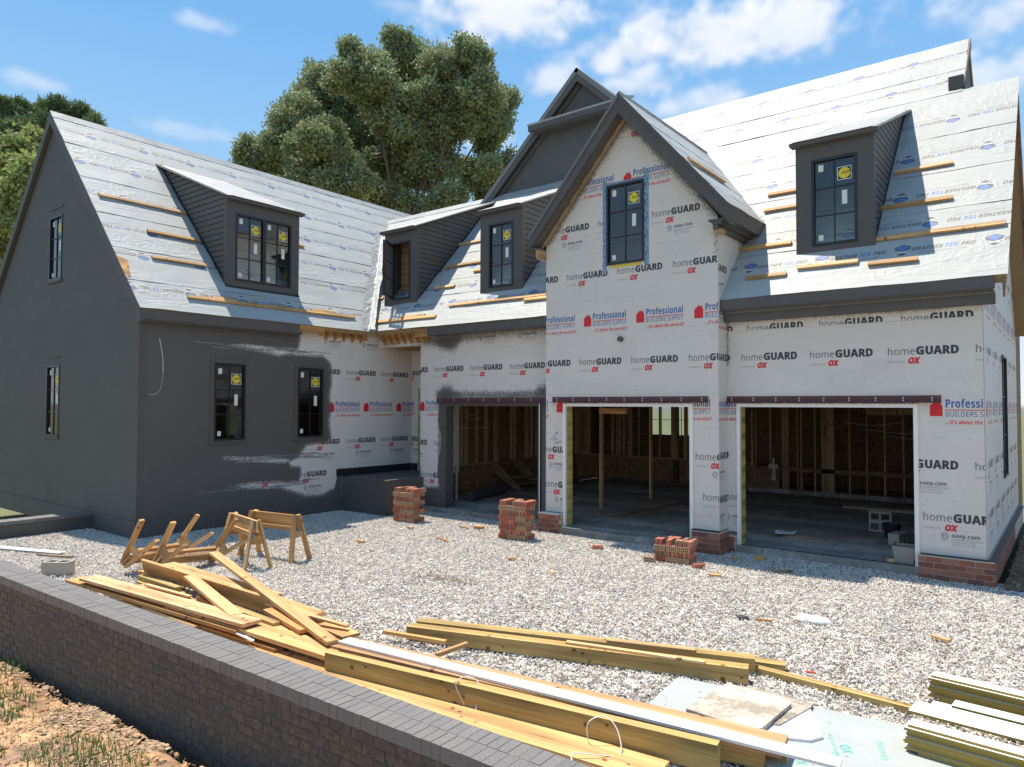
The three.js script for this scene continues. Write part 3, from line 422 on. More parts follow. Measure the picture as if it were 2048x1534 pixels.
for (const [a0, a1, u] of [[-14.7, -12.22, .33], [-13.5, -12.66, .41], [-12.0, -9.1, .70], [-9.65, -8.9, .59], [-13.07, -12.36, 1.53], [-13.3, -11.9, 2.46], [-13.5, -12.1, 3.52], [-12.03, -11.6, 2.07], [-15.45, -14.93, 1.38], [-2.5, -1.59, 3.24], [-2.6, -1.52, 2.13], [-2.58, -.76, 1.21], [-2.59, -1.88, .53], [-3.73, -2.76, .65], [-4.95, -3.99, 1.44], [-4.6, -3.89, .51], [-4.81, -4.2, 3.24], [-4.76, -4.1, 2.66]]) toe(garageRoof, gO, gA, gS, a0, a1, u);
{ // flashing scraps and torn flaps beside the bay roof, right-hand rakes, step at the upper roof
  add('rake_board', merge([prism([V(-.735, 4.30, -12.36), V(-.735, yOf(ZR) - .05, ZR), V(-.735, yOf(ZR) - .30, ZR), V(-.735, 4.05, -12.36)], V(1, 0, 0), .03, V(0, 0, -1), V(0, 1, 0)), prism([V(-.735, yOf(ZR) - .05, ZR), V(-.735, 4.2, -20.4), V(-.735, 3.95, -20.4), V(-.735, yOf(ZR) - .30, ZR)], V(1, 0, 0), .03, V(0, 0, -1), V(0, 1, 0))]), wood(.30, .20, .13), garageRoof);
  add('upper_gable_end', wallX([[16.3, 8.3], [ -ZM, yOf(ZM) - .05], [23.6, 4.4], [16.3, 4.4]], [], -1.66, .12), paint, garageRoof);
  add('upper_rake', prism([V(-1.60, yOf(ZR) + .0, ZR), V(-1.60, yOf(ZM) + .02, ZM), V(-1.60, yOf(ZM) - .2, ZM), V(-1.60, yOf(ZR) - .2, ZR)], V(1, 0, 0), .04, V(0, 0, -1), V(0, 1, 0)), wood(.22, .19, .17), garageRoof);
  add('eave_box', merge([bx(-1.86, -1.60, 8.80, 9.06, -16.70, -16.50)]), paint, garageRoof);
}
add('shed_ridge_cap', prism([V(-18.2, yOf(ZR) - .14, ZR + .16), V(-11.2, yOf(ZR) - .14, ZR + .16), V(-11.2, yOf(ZR) + .03, ZR), V(-18.2, yOf(ZR) + .03, ZR)], gN, .006, gA, V(0, 1, 0)), underPlain, garageRoof);

{ // crumpled strip of underlayment in the valley between wing and garage roofs
  const na = 150, nb = 12, pos = [], idx = [], uv = [], d1 = V(1, -SL, 0).normalize(), d2 = V(0, -SL, 1).normalize();
  for (let i = 0; i <= na; i++) for (let j = 0; j <= nb; j++) { const t = i / na * 3.5, w = (j / nb - .5) * 2, h = Math.abs(w) * (.20 + .10 * fbm(t * 3, w * 2 + 3, 2)), P = V(-14.14 - t, 4.37 + SL * t, -12.12 - t); P.addScaledVector(w < 0 ? V(0, 0, 1) : V(1, 0, 0), h); P.y += .012 + .085 * (fbm(t * 13 + 2, w * 4, 3) - .38) * (1 - .55 * Math.abs(w)); pos.push(P.x, P.y, P.z); uv.push(t, w * .3); }
  for (let i = 0; i < na; i++) for (let j = 0; j < nb; j++) { const q = i * (nb + 1) + j; idx.push(q, q + 1, q + nb + 2, q, q + nb + 2, q + nb + 1); }
  const g = new THREE.BufferGeometry(); g.setAttribute('position', new THREE.Float32BufferAttribute(pos, 3)); g.setAttribute('uv', new THREE.Float32BufferAttribute(uv, 2)); g.setIndex(idx); g.computeVertexNormals(); add('valley_strip', g, underPlain, garageRoof);
}
// --- gable bay over the middle opening
{
  const bayRoof = add('bay_roof', merge([prism([V(CX, PK, -11.97), V(CX + BE, BY, -11.97), V(CX + BE, BY, -16.3), V(CX, PK, -16.3)], V(BS, 1, 0), .10, V(0, 0, -1), V(0, 1, 0)), prism([V(CX, PK, -11.97), V(CX, PK, -16.3), V(CX - BE, BY, -16.3), V(CX - BE, BY, -11.97)], V(-BS, 1, 0), .10, V(0, 0, -1), V(0, 1, 0))]), deckMat, house);
  const bS = V(-1, BS, 0).normalize(), L = BE * Math.hypot(1, BS); roofCourses(bayRoof, V(CX + BE, BY + .0, 0), wA, bS, 11.95, 16.2, [0, 1.15, 2.3, L - .01], roofPrint(11.95, 16.2, 3.5, 90, [1.15, 2.3], [[.5, .6, true, 1.2, .5], [1.7, .2, true, 1.2, .5]], 71), 22);
  roofCourses(bayRoof, V(CX - BE, BY, 0), V(0, 0, -1), V(1, BS, 0).normalize(), 11.95, 16.2, [0, 1.15, L - .01], roofPrint(11.95, 16.2, 3.5, 60, [1.15], [[.5, .6, true, 1.2, .5]], 73), 25);
  const rake = (sgn, off, w, z, d) => { const x = t => CX + sgn * t; return ext(sgn > 0 ? [[x(0), PK - off], [x(0), PK - off - w], [x(BE + .01), BY - off - w * .75], [x(BE + .01), BY - off]] : [[x(0), PK - off], [x(BE + .01), BY - off], [x(BE + .01), BY - off - w * .75], [x(0), PK - off - w]], [], d).translate(0, 0, z - d); };
  add('rake_board', rake(1, -.004, .40, -11.962, .05), paint, bayRoof); add('rake_board', rake(-1, -.004, .36, -11.962, .05), paint, bayRoof);
  add('rake_moulding', rake(1, -.012, .11, -11.94, .02), paint, bayRoof); add('rake_moulding', rake(-1, -.012, .09, -11.938, .022), std(lin(.16, .155, .15), .5), bayRoof);
  const unpainted = wood(.60, .44, .26); add('rake_soffit', rake(-1, .24, .10, -12.02, .275), paint, bayRoof); add('rake_soffit', rake(1, .28, .10, -12.02, .275), paint, bayRoof); add('bare_rake_strip', rake(-1, .335, .05, -12.23, .066), unpainted, bayRoof);
  const ex = CX + BE; add('eave_fascia', bx(ex - .04, ex + .005, BY - .27, BY - .03, -14.0, -12.0), paint, bayRoof); add('eave_soffit', bx(ex - .36, ex - .04, BY - .27, BY - .24, -14.0, -12.02), paint, bayRoof); add('eave_frieze', merge([bx(-4.95, ex - .2, BY - .40, BY - .27, -13.9, -12.05), bx(-4.95, ex - .12, BY - .33, BY - .27, -13.95, -12.03)]), paint, bayRoof);
  const el = CX - BE; add('eave_fascia', bx(el - .005, el + .04, BY - .25, BY - .03, -14.0, -12.0), paint, bayRoof); add('eave_soffit', bx(el + .04, -8.72, BY - .27, BY - .24, -14.0, -12.02), paint, bayRoof); add('eave_blocking', merge([bx(el + .10, -8.73, BY - .46, BY - .27, -12.42, -12.06), bx(-4.95, -4.80, BY - .46, BY - .40, -12.28, -12.1)]), unpainted, bayRoof);
  for (const [a0, a1, u] of [[12.2, 13.9, 1.28]]) toe(bayRoof, V(CX + BE, BY, 0), wA, bS, a0, a1, u);
}
// --- taller painted gable behind, with its pent roof
{
  const px = -10.55, py = 11.72, gs = .92, zf = -16.5, lx = -14.3, ly = py - gs * (px - lx), rx2 = -6.8;
  add('rear_gable_wall', wallZ([[lx, 7.6], [rx2, 7.6], [rx2, ly - .2], [px, py - .12], [lx, ly - .2]], [], zf, .12), std(PAINT, .62, { map: paintPatch, bumpMap: rep(course, 1 / .61, .6 / .6), bumpScale: .003 }), house);
  const r = add('rear_gable_roof', merge([prism([V(px, py, zf + .22), V(px, py, -23), V(lx, ly, -23), V(lx, ly, zf + .22)], V(-gs, 1, 0), .12, V(0, 0, -1), V(0, 1, 0)), prism([V(px, py, zf + .22), V(rx2, ly, zf + .22), V(rx2, ly, -23), V(px, py, -23)], V(gs, 1, 0), .12, V(0, 0, -1), V(0, 1, 0))]), std(lin(.20, .20, .20), .7, { bumpMap: rep(wrinkle, 1, 1), bumpScale: .03 }), house);
  const rk = (x0, y0, x1, y1, w, z, d) => ext([[x0, y0], [x0, y0 - w], [x1, y1 - w], [x1, y1]].sort(() => 0), [], d).translate(0, 0, z - d);
  add('rake_board', rk(lx, ly - .10, px, py - .10, .26, zf + .2, .05), paint, r); add('rake_board', rk(px, py - .10, rx2, ly - .10, .26, zf + .2, .05), paint, r); add('rake_board', rk(lx, ly - .30, px, py - .30, .2, zf + .06, .05), paint, r);
  const pent = prism([V(-12.08, 10.44, zf + .42), V(-8.9, 10.44, zf + .42), V(-8.9, 10.58, zf), V(-12.08, 10.58, zf)], V(0, 1, .33), .05, gA, V(0, 1, 0));
  add('pent_roof', pent, underPlain, r); add('pent_fascia', bx(-12.06, -8.9, 10.24, 10.40, zf + .28, zf + .40), paint, r); add('pent_soffit', bx(-11.9, -8.9, 10.20, 10.24, zf, zf + .36), paint, r);
}
// --- shed dormers
function dormer(pos, turn, w, o = {}) {
  const y0 = 5.13, y1 = 7.2, rs = .4, dm = (y1 - y0) / (SL - rs), ym = y1 + rs * dm, ww = o.ww || .74, wy0 = 5.28, wy1 = 6.81;
  const body = add('dormer', wallZ(rect(-w / 2, w / 2, 4.95, y1), [rect(-ww / 2, ww / 2, wy0, wy1)], 0, .1), paint, house);
  body.position.set(pos[0], 0, pos[1]); body.rotation.y = turn;
  const dmin = y => y > y1 ? (y - y1) / rs : .101, dmax = y => (y - y0) / SL + .02;
  for (const s of [-1, 1]) {
    const X = s * (w / 2 - .05), tri = [[.1, 4.95], [.1, y1], [dm, ym], [.1 + .02, 4.95]], place = (g, xf) => g.applyMatrix4(toX).translate(xf, 0, 0);
    add('side_wall', place(ext([[.1, 5.0], [dm + .1, ym + .06], [dm, ym], [.1, y1 + .03]], [], .03), X - .015), paint, body);
    for (let y = y0 + .05; y < ym - .05; y += .13) { const ya = y + .011, yb = Math.min(y + .119, ym - .03), a0 = dmin(ya), a1 = dmax(ya), b0 = dmin(yb), b1 = dmax(yb); if (a1 - a0 < .03) continue; const pts = b1 - b0 > .01 ? [[a0, ya], [a1, ya], [b1, yb], [b0, yb]] : [[a0, ya], [a1, ya], [(b0 + b1) / 2, yb]]; add('siding_board', place(ext(pts, [], .024), s > 0 ? X + .016 : X - .040), lapSide, body); }
    add('corner_board', bx(s > 0 ? w / 2 - .03 : -w / 2 - .02, s > 0 ? w / 2 + .02 : -w / 2 + .03, 5.0, y1, -.102, -.001), paint, body);
    add('side_flashing', place(ext([[.0, y0 - .09], [dm, ym - .09], [dm, ym + .06], [.0, y0 + .06]], [], .02), s > 0 ? X + .042 : X - .062), flash, body);
  }
  const ow = w / 2 + .10; const top = prism([V(-ow, y1 - .06, .13), V(ow, y1 - .06, .13), V(ow, ym + .14, -dm - .25), V(-ow, ym + .14, -dm - .25)], V(0, 1, .4), .045, V(1, 0, 0), V(0, 0, -1));
  const rf = add('shed_roof', top, paint, body);
  const ug = new THREE.PlaneGeometry(2 * ow + .03, dm + .42, 14, 26).rotateX(-Math.PI / 2), up = ug.attributes.position, un = ug.attributes.uv; for (let i = 0; i < up.count; i++) { const x = up.getX(i), z = up.getZ(i) - (dm + .42) / 2 + .15, t = (.13 - z); up.setXYZ(i, x, y1 - .06 + .41 * t + .008 + .016 * fbm(x * 3 + pos[0], z * 3, 3) - (Math.abs(x) > ow ? .03 : 0), z); un.setXY(i, x, z); } ug.computeVertexNormals();
  add('roof_underlayment', ug, underPlain, body);
  add('dormer_fascia', bx(-ow + .01, ow - .01, y1 - .125, y1 - .09, .07, .115), paint, body); add('dormer_soffit', bx(-ow + .03, ow - .03, y1 - .135, y1 - .12, .001, .07), paint, body);
  add('apron_flashing', bx(-w / 2 - .03, w / 2 + .03, 5.02, 5.14, -.01, .02), flash, body);
  if (o.pair) { windowIn(body, 'window_frame', -ww / 4, (wy0 + wy1) / 2, ww / 2, wy1 - wy0, { flat: true }); windowIn(body, 'window_frame', ww / 4, (wy0 + wy1) / 2, ww / 2, wy1 - wy0, { flat: true }); }
  else if (o.open) {
    windowIn(body, 'window_frame', 0, (wy0 + wy1) / 2, ww, wy1 - wy0, { flat: true, sash: false });
    const sash = windowIn(body, 'open_sash', .345, 0, .66, wy1 - wy0 - .08, { stickers: false, mat: blackMetal, flat: false }); sash.position.set(-.345, (wy0 + wy1) / 2, .02); sash.rotation.y = -1.05;
    add('sash_edge', bx(.66, .675, -.72, .72, -.06, .0), wood(.50, .32, .20), sash);
    add('window_reveal', merge([bx(.325, .345, wy0, wy1, -.35, -.071), bx(-.345, .345, wy0, wy0 + .02, -.35, -.071), bx(-.36, .36, wy0 - .1, wy1 + .1, -.40, -.36)]), wood(.40, .24, .15), body);
  } else windowIn(body, 'window_frame', 0, (wy0 + wy1) / 2, ww, wy1 - wy0, { flat: true });
  return body;
}
dormer([-3.20, -13.12], 0, 1.24); dormer([-10.62, -13.12], 0, 1.24); dormer([-14.04, -13.10], 0, 1.20, { open: true });
dormer([-14.845, -9.54], Math.PI / 2, 1.87, { ww: 1.46, pair: true });

// --- garage interior: slab, framing, stair
add('garage_slab', merge([bx(-13.75, -1.1, -.16, 0, -23.4, Z1 + .09), bx(-8.45, -5.3, -.16, -.001, Z1 + .09, Z2 + .13)]), concrete, house);
add('interior_ceiling', merge([bx(-12.70, -1.17, 3.0, 3.06, -13.98, -12.84), bx(-13.97, -1.17, 3.0, 3.06, -23.44, -13.98)]), osb, house);
add('back_wall', wallZ(rect(-14.1, -1.1, -.2, 4.6), [rect(-12.0, -10.4, 1.40, 2.55)], -23.45, .12), osb, house);
{ const w = windowIn(house, 'window', 0, 0, 1.6, 1.15, { stickers: false, cols: 4, rows: 2 }); w.position.set(-11.2, 1.975, -23.44); }
add('inner_side_wall', bx(-14.1, -13.98, -.2, 3.0, -23.45, -13.97), osb, house);
add('wing_back_wall', merge([bx(-23.35, -14.35, -.3, 4.4, -20, -19.9), bx(-23.35, -23.2, -.3, 4.35, -19.9, ZG - .14), bx(-23.3, -14.4, 4.28, 4.34, -19.9, ZG - .14), bx(-14.35, -14.2, -.2, 4.32, -20, -13.97)]), osb, house);
add('gable_infill', merge([wallX([[20.4, .0], [23.5, .0], [23.5, 4.4], [20.4, 4.4]], [], -1.1, .1), wallZ([[-23.3, 4.3], [-14.4, 4.3], [RX, RY - .2]], [], -19.9, .1)]), osb, house);
const stud = (x, y0, y1, z, w, d, m = studWood[Math.floor(R() * 3)]) => add('stud', boardGeo(y1 - y0, d, w).rotateZ(Math.PI / 2).rotateY(0).translate(x, (y0 + y1) / 2, z), m, house); // w along z, d along x
for (const x of [-13.4, -12.9, -12.45, -12.18, -12.01, -11.75, -11.44, -10.67, -9.76, -9.3, -8.8, -8.3]) stud(x, .76, 2.98, -21.5, .09, .038 + (hash2(x * 100, 3) > .7 ? .06 : 0));
stud(-13.9, .76, 2.98, -21.5, .1, .30); stud(-13.55, .76, 2.98, -21.48, .1, .26); stud(-10.11, .76, 2.98, -21.45, .1, .24); stud(-12.18, .76, 2.98, -21.45, .1, .12); stud(-11.75, .76, 2.98, -21.45, .1, .14);
add('pony_wall', bx(-13.95, -7.5, 0, .74, -21.62, -21.54), osb, house); add('pony_plate', bx(-13.95, -7.5, .74, .78, -21.62, -21.42), studWood[1], house); add('block_post', bx(-10.2, -10.02, 0, .74, -21.53, -21.45), wood(.16, .11, .07), house);
for (const x of [-7.42, -7.31, -6.89, -6.51, -6.40, -6.13, -6.03, -5.66, -4.77, -4.34, -3.91, -3.47, -3.0, -2.55, -2.1]) stud(x, .1, 2.98, -20.95, .14, .038);
stud(-5.31, .1, 2.98, -20.9, .16, .33, wood(.60, .46, .26)); stud(-6.48, .1, 2.98, -20.94, .14, .15);
add('wall_rail', bx(-6.6, -1.15, .63, .75, -20.86, -20.82), wood(.34, .22, .13), house); add('pony_wall', bx(-7.5, -6.62, .05, .74, -20.86, -20.82), osb, house); add('concrete_kerb', bx(-7.5, -1.1, 0, .12, -21.1, -20.75), concrete, house);
for (const x of [-4.34, -3.6]) add('framing_block', bx(x, x + .7, 2.25, 2.42, -21.0, -20.9), studWood[2], house);
add('junction_box', merge([bx(-6.88, -6.63, .70, .82, -20.80, -20.70), new THREE.CylinderGeometry(.035, .035, .18, 12).translate(-6.76, .9, -20.75), new THREE.CylinderGeometry(.035, .05, .22, 12).translate(-6.74, .58, -20.75), new THREE.CylinderGeometry(.07, .07, .06, 16).rotateX(Math.PI / 2).translate(-6.74, .42, -20.72)]), std(lin(.62, .62, .60), .5), house);
add('pony_wall', bx(-13.86, -13.78, 0, .75, -16.95, -14.6), osb, house); add('pony_plate', bx(-13.9, -13.74, .75, .79, -16.95, -14.1), studWood[1], house);
for (const [z, w] of [[-15.02, .2], [-15.22, .12], [-15.45, .08], [-15.92, .06], [-16.36, .08], [-16.81, .14], [-17.66, .2], [-18.39, .16], [-18.65, .05], [-18.9, .05], [-19.4, .05]]) stud(-13.79, .79, 2.98, z, w, .09, studWood[2]);
stud(-13.78, 0, 2.98, -14.72, .30, .1, studWood[2]); stud(-13.7, 0, 2.98, -14.45, .06, .12, studWood[0]);
{ const cable = std(lin(.75, .72, .66), .6); for (const [y, z0, z1, s] of [[1.85, -14.9, -16.4, .05], [2.3, -15.3, -16.0, .12], [2.15, -15.3, -16.1, .09]]) add('cable', new THREE.TubeGeometry(new THREE.CatmullRomCurve3([V(-13.72, y, z0), V(-13.70, y - s, (z0 + z1) / 2), V(-13.72, y - .02, z1)]), 16, .008, 5), cable, house);
  for (const [y, x0, x1] of [[2.05, -4.9, -3.4], [1.85, -4.3, -2.4], [1.7, -3.8, -2.2]]) add('cable', new THREE.TubeGeometry(new THREE.CatmullRomCurve3([V(x0, y, -20.84), V((x0 + x1) / 2, y - .08, -20.82), V(x1, y + .03, -20.84)]), 16, .008, 5), cable, house); }
{ // open stair against the side wall
  const s0 = -16.5, s1 = -17.65, m = wood(.42, .31, .2); for (const z of [s0, s1]) add('stair_stringer', wallZ([[-12.5, 0], [-12.75, 0], [-13.75, .56], [-13.75, .80], [-13.55, .80]], [], z, .04), m, house);
  for (let i = 0; i < 4; i++) { const x = -12.72 - i * .27; add('stair_tread', bx(x - .29, x, .15 + i * .185, .19 + i * .185, s1 - .08, s0 + .04), m, house); }
}
for (const [x, z, tx, tz] of [[-9.04, -15.08, -8.98, -15.0], [-8.90, -17.4, -9.0, -17.6]]) { const g = boardGeo(3.0, .038, .14), d = V(tx - x, 2.98, tz - z).normalize(); g.applyQuaternion(new THREE.Quaternion().setFromUnitVectors(V(1, 0, 0), d)).translate((x + tx) / 2, 1.49, (z + tz) / 2); add('shoring_prop', g, paleWood, house); }
add('header_beam', bx(-8.15, -7.5, 2.30, 2.42, -13.6, -13.5), fir[0], house);

// --- brick plinths under the wrap: every brick a piece
const brickReds = [lin(.30, .115, .075), lin(.25, .095, .065), lin(.33, .14, .09), lin(.21, .09, .07), lin(.36, .17, .12)].map(c => std(c, .9, { map: paintPatch, bumpMap: rep(grit, 6, 6), bumpScale: .003 }));
const mortarMat = std(lin(.56, .46, .35), .95, { bumpMap: rep(grit, 4, 4), bumpScale: .004 });
const brickGeo = {}; const bGeo = (l, h, d) => brickGeo[`${l.toFixed(3)},${h},${d},${Math.floor(R() * 14)}`] ??= bx(-l / 2, l / 2, -h / 2, h / 2, -d / 2, d / 2);
function brickRun(body, x0, x1, z, y0, n, ch, turn = 0, half = false) { // bricks on the front of a mortar body; turn: run goes along -z at x = z value
  for (let k = 0; k < n; k++) { let x = x0 - ((k + (half ? 1 : 0)) % 2 ? .105 : 0); while (x < x1 - .03) { const a = Math.max(x, x0 + .004), b = Math.min(x + .2, x1 - .004); if (b - a > .03) { const m = add('brick', bGeo(Math.round((b - a) * 250) / 250, ch - .012, .06), brickReds[Math.floor(R() * 5)], body); const c = (a + b) / 2, y = y0 + (k + .5) * ch; if (turn) { m.position.set(z - .024, y, -c); m.rotation.y = Math.PI / 2; } else m.position.set(c, y, z - .024); } x += .212; } }
}
const CHT = .079;
{ const y0 = -.14, p3 = add('brick_plinth', merge([bx(-1.90, -.93, y0, .215, -12.75, -12.505), bx(-1.03, -.93, y0, .215, -20, -12.75)]), mortarMat, house); brickRun(p3, -1.90, -.925, -12.5, y0, 4, CHT + .008, 0); brickRun(p3, 12.5, 17, -.925, y0, 4, CHT + .008, 1, true); add('ledge_flashing', merge([bx(-1.0, -.91, .215, .23, -20, -12.60), bx(-1.88, -1.0, .212, .222, -12.68, -12.56)]), flash, p3);
  const p2 = add('brick_plinth', merge([bx(-5.42, -4.90, y0, .245, -12.3, -12.155), bx(-4.97, -4.90, y0, .245, -12.6, -12.3), bx(-4.90, -4.78, y0, .16, -12.66, -12.57)]), mortarMat, house); brickRun(p2, -5.42, -4.895, -12.15, y0, 4, CHT + .016); brickRun(p2, 12.16, 12.58, -4.895, y0, 4, CHT + .016, 1, true); brickRun(p2, -4.89, -4.78, -12.56, y0, 3, CHT + .016); add('ledge_flashing', bx(-5.44, -4.94, .246, .262, -12.3, -12.2), flash, p2);
  const p1 = add('brick_plinth', bx(-8.80, -8.29, y0, .24, -12.3, -12.155), mortarMat, house); brickRun(p1, -8.81, -8.28, -12.15, y0, 4, CHT + .014, 0, true); add('mortar_cap', bx(-8.80, -8.30, .24, .258, -12.29, -12.14), std(lin(.70, .66, .60), .9), p1); }
add('flashing_edge', merge([bx(-4.76, -1.9, .0, .012, Z1 + .0, Z1 + .012), bx(-8.68, -8.28, .255, .27, Z2, Z2 + .012)]), flash, house);

// ------------------------------------------------------------------ low painted brick wall in front, laid brick by brick
const wallDirt = std(lin(.155, .143, .132), .72, { map: dtex(512, 256, (u, v) => { const a = pfbm(u, v, 5, 4, 5), b = pfbm(u, v, 60, 40, 2), k = sstep(.46, .66, a * .8 + b * .2); const t = .82 + .3 * (b - .5); return [t * mix(.88, 1.0, k), t * mix(.87, .95, k), t * mix(.87, .88, k)]; }), bumpMap: rep(grit, 5, 5), bumpScale: .004 }); wallDirt.map.repeat.set(1 / 1.9, 1 / .9);
const copeMat = [lin(.170, .167, .165), lin(.166, .163, .161), lin(.174, .171, .169)].map(c => std(c, .55, { map: paintPatch, bumpMap: rep(grit, 5, 5), bumpScale: .004 }));
{
  const lw = thing('low_brick_wall', 'low dark grey painted brick wall with rowlock coping along the gravel yard', 'wall', [-12.4, 0, -3.183], 1.317 * RAD);
  add('wall_core', bx(0, 12.5, -.75, .405, .012, .3195), wallDirt, lw);
  add('mortar_bed', bx(0, 12.5, .405, .4962, .008, .3268), std(lin(.17, .167, .165), .7, { bumpMap: rep(grit, 4, 4), bumpScale: .004 }), lw);
  const far = [];
  for (let i = 0; i < 164; i++) for (const row of [0, 1]) { const x = i * .0762 + (row ? .02 : 0) + .038, L = row ? .160 : .157, z = row ? .2485 : .085, dy = .003 * (R() - .5); const g = bGeo(.070, .094, L); if (x > 1.1 && x < 11.4) { const m = add('coping_brick', g, copeMat[Math.floor(R() * 3)], lw); m.position.set(x, .452 + dy, z + .004 * (R() - .5)); m.rotation.set(.010 * (R() - .5), .02 * (R() - .5), .02 * (R() - .5)); } else far.push(g.clone().translate(x, .452 + dy, z)); }
  const cands = []; for (let k = 0; k < 15; k++) for (let i = -1; i < 60; i++) { const x = i * .212 + (k % 2 ? .106 : 0) + .1; cands.push([x, .405 - (k + .5) * .0755, k]); }
  const score = ([x, y]) => { const X = x - 12.4, d = Math.hypot(X, 2.9, 2.48 - y); return (X > -11 && X < -2.6 && y > dirtY(X, -2.8) - .05) ? 1 / d : -d; };
  cands.sort((a, b) => score(b) - score(a)); const rest = [];
  cands.forEach(([x, y], i) => { const g = bGeo(.198, .063, .05); if (i < 300) { const m = add('brick', g, wallDirt, lw); m.position.set(x, y, .2968 + .002 * R()); m.rotation.set(.012 * (R() - .5), .006 * (R() - .5), .01 * (R() - .5)); } else rest.push(g.clone().translate(x, y, .30)); });
  add('brick_courses', merge(rest), wallDirt, lw).userData.kind = 'stuff'; add('coping_ends', merge(far), copeMat[0], lw).userData.kind = 'stuff';
}
{ // short wall running out from the gable
  const w = thing('short_brick_wall', 'short grey painted brick wall butting against the dark gable, sunlit flat top', 'wall', [-16.42, 0, -6.48]);
  add('wall_core', bx(-.16, .16, -.3, .13, .0, 4.2), paintBrick, w); for (let i = 0; i < 20; i++) add('cap_brick', bx(-.185, .185, .132, .20, i * .21, i * .21 + .204), copeMat[i % 3], w);
}

// ------------------------------------------------------------------ lumber and site clutter
// a board from its camera-side top edge: P to Q, width w away from the camera, thickness t, tilt about its length
function plank(name, P, Q, w, t, mat, label, category = 'board', group, tilt = 0) {
  const A = Q.clone().sub(P), L = A.length(); A.normalize(); let N = V(0, 1, 0).cross(A).normalize(); if (N.dot(P.clone().add(Q).multiplyScalar(.5)) < 0) N.negate();
  let U = A.clone().cross(N).normalize(); if (U.y < 0) U.negate(); if (tilt) { const q = new THREE.Quaternion().setFromAxisAngle(A, tilt); N.applyQuaternion(q); U.applyQuaternion(q); }
  const c = P.clone().add(Q).multiplyScalar(.5).addScaledVector(N, w / 2).addScaledVector(U, -t / 2);
  const m = single(name, boardGeo(L, t, w), mat, label, category, group); m.quaternion.setFromRotationMatrix(new THREE.Matrix4().makeBasis(A, U, A.clone().cross(U))); m.position.copy(c); return m;
}
const p = V;
const PILE = 'boards in the loose lumber pile beside the low wall';
plank('wide_plank', p(-10.64, .12, -4.09), p(-7.05, .12, -4.33), .24, .038, paleWood, 'long pale wide plank on top of the lumber pile along the low wall', 'plank', PILE);
plank('wide_plank', p(-11.02, .045, -4.06), p(-7.14, .04, -4.30), .24, .038, fir[0], 'long orange plank lying just under the pale top plank of the pile', 'plank', PILE);
plank('wide_plank', p(-8.6, .075, -4.25), p(-5.77, .035, -4.43), .29, .045, fir[1], 'wide plank running from the pile to the end of the greenish beam', 'plank', PILE);
plank('leaning_plank', p(-10.38, .285, -4.78), p(-7.62, .165, -5.0), .038, .23, fir[0], 'wide plank tipped on edge across the lumber pile, broad face to the wall', 'plank', PILE, .32);
plank('wide_plank', p(-10.3, .19, -4.98), p(-7.8, .125, -5.09), .25, .038, fir[3], 'wide flat plank behind the one tipped on edge in the pile', 'plank', PILE);
plank('short_board', p(-9.10, .255, -4.735), p(-7.45, .125, -4.42), .15, .038, fir[3], 'short board lying slantwise over the tipped plank, cut end towards the wall', 'board', PILE);
plank('long_board', p(-9.78, .36, -5.46), p(-5.93, .10, -4.57), .13, .038, fir[4], 'long stained board sloping down from the overturned sawhorses across the pile', 'board', PILE);
plank('wide_plank', p(-8.3, .10, -5.07), p(-6.81, .10, -4.96), .26, .038, fir[1], 'plank whose square end sticks out over the gravel at the pile', 'plank', PILE);
plank('treated_stud', p(-7.87, .105, -4.63), p(-6.925, .085, -4.622), .09, .038, treated[0], 'greenish treated stud near the middle of the lumber pile', 'board', PILE);
plank('short_board', p(-7.7, .06, -4.57), p(-6.72, .045, -4.618), .14, .03, fir[3], 'thin board just below the greenish treated stud in the pile', 'board', PILE);
plank('short_board', p(-7.4, .115, -4.80), p(-6.46, .10, -4.63), .14, .04, fir[2], 'short board with dark knots at its cut end under the long stained board', 'board', PILE);
plank('wide_plank', p(-7.2, .0, -5.1), p(-6.18, .0, -4.97), .22, .038, fir[1], 'plank low on the gravel beyond the sloping stained board', 'plank', PILE);
plank('treated_stud', p(-6.95, .005, -4.86), p(-6.05, .0, -4.80), .09, .045, treated[2], 'yellowish stud between the low plank and the white trim end', 'board', PILE);
plank('treated_stud', p(-10.37, .075, -4.74), p(-9.3, .075, -4.73), .09, .06, treated[1], 'greenish stud end poking out beneath the tipped plank', 'board', PILE);
plank('treated_stud', p(-10.34, .01, -4.70), p(-9.2, .01, -4.69), .14, .03, treated[0], 'thin greenish board at the very bottom under the greenish stud end', 'board', PILE);
plank('wide_plank', p(-10.7, .07, -4.88), p(-9.6, .07, -4.95), .2, .035, fir[2], 'plank end showing past the corner of the tipped plank', 'plank', PILE);
plank('wide_plank', p(-9.9, .055, -4.40), p(-7.6, .05, -4.50), .2, .035, fir[4], 'brownish plank sandwiched behind the pale top plank', 'plank', PILE);
plank('short_board', p(-9.07, -.015, -4.21), p(-7.84, -.02, -4.225), .15, .038, paleWood, 'short pale board with clipped corners next to the wall coping', 'board', PILE, -.3);
plank('short_board', p(-9.6, -.02, -4.18), p(-9.1, -.03, -4.2), .12, .06, treated[1], 'stubby offcut wedged under the pile near the coping', 'board', PILE);
plank('long_board', p(-8.9, -.03, -4.24), p(-6.5, -.04, -4.36), .1, .05, fir[2], 'rough narrow board in the shade under the wide planks', 'board', PILE);
plank('short_board', p(-8.55, .115, -4.62), p(-7.75, .10, -4.52), .09, .038, fir[2], 'short dark orange board half hidden between the pale plank and the slanting board', 'board', PILE);
plank('thin_strip', p(-9.7, .10, -4.52), p(-8.7, .09, -4.60), .05, .02, paleWood, 'thin pale strip lying behind the pale top plank near its far end', 'strip', PILE);
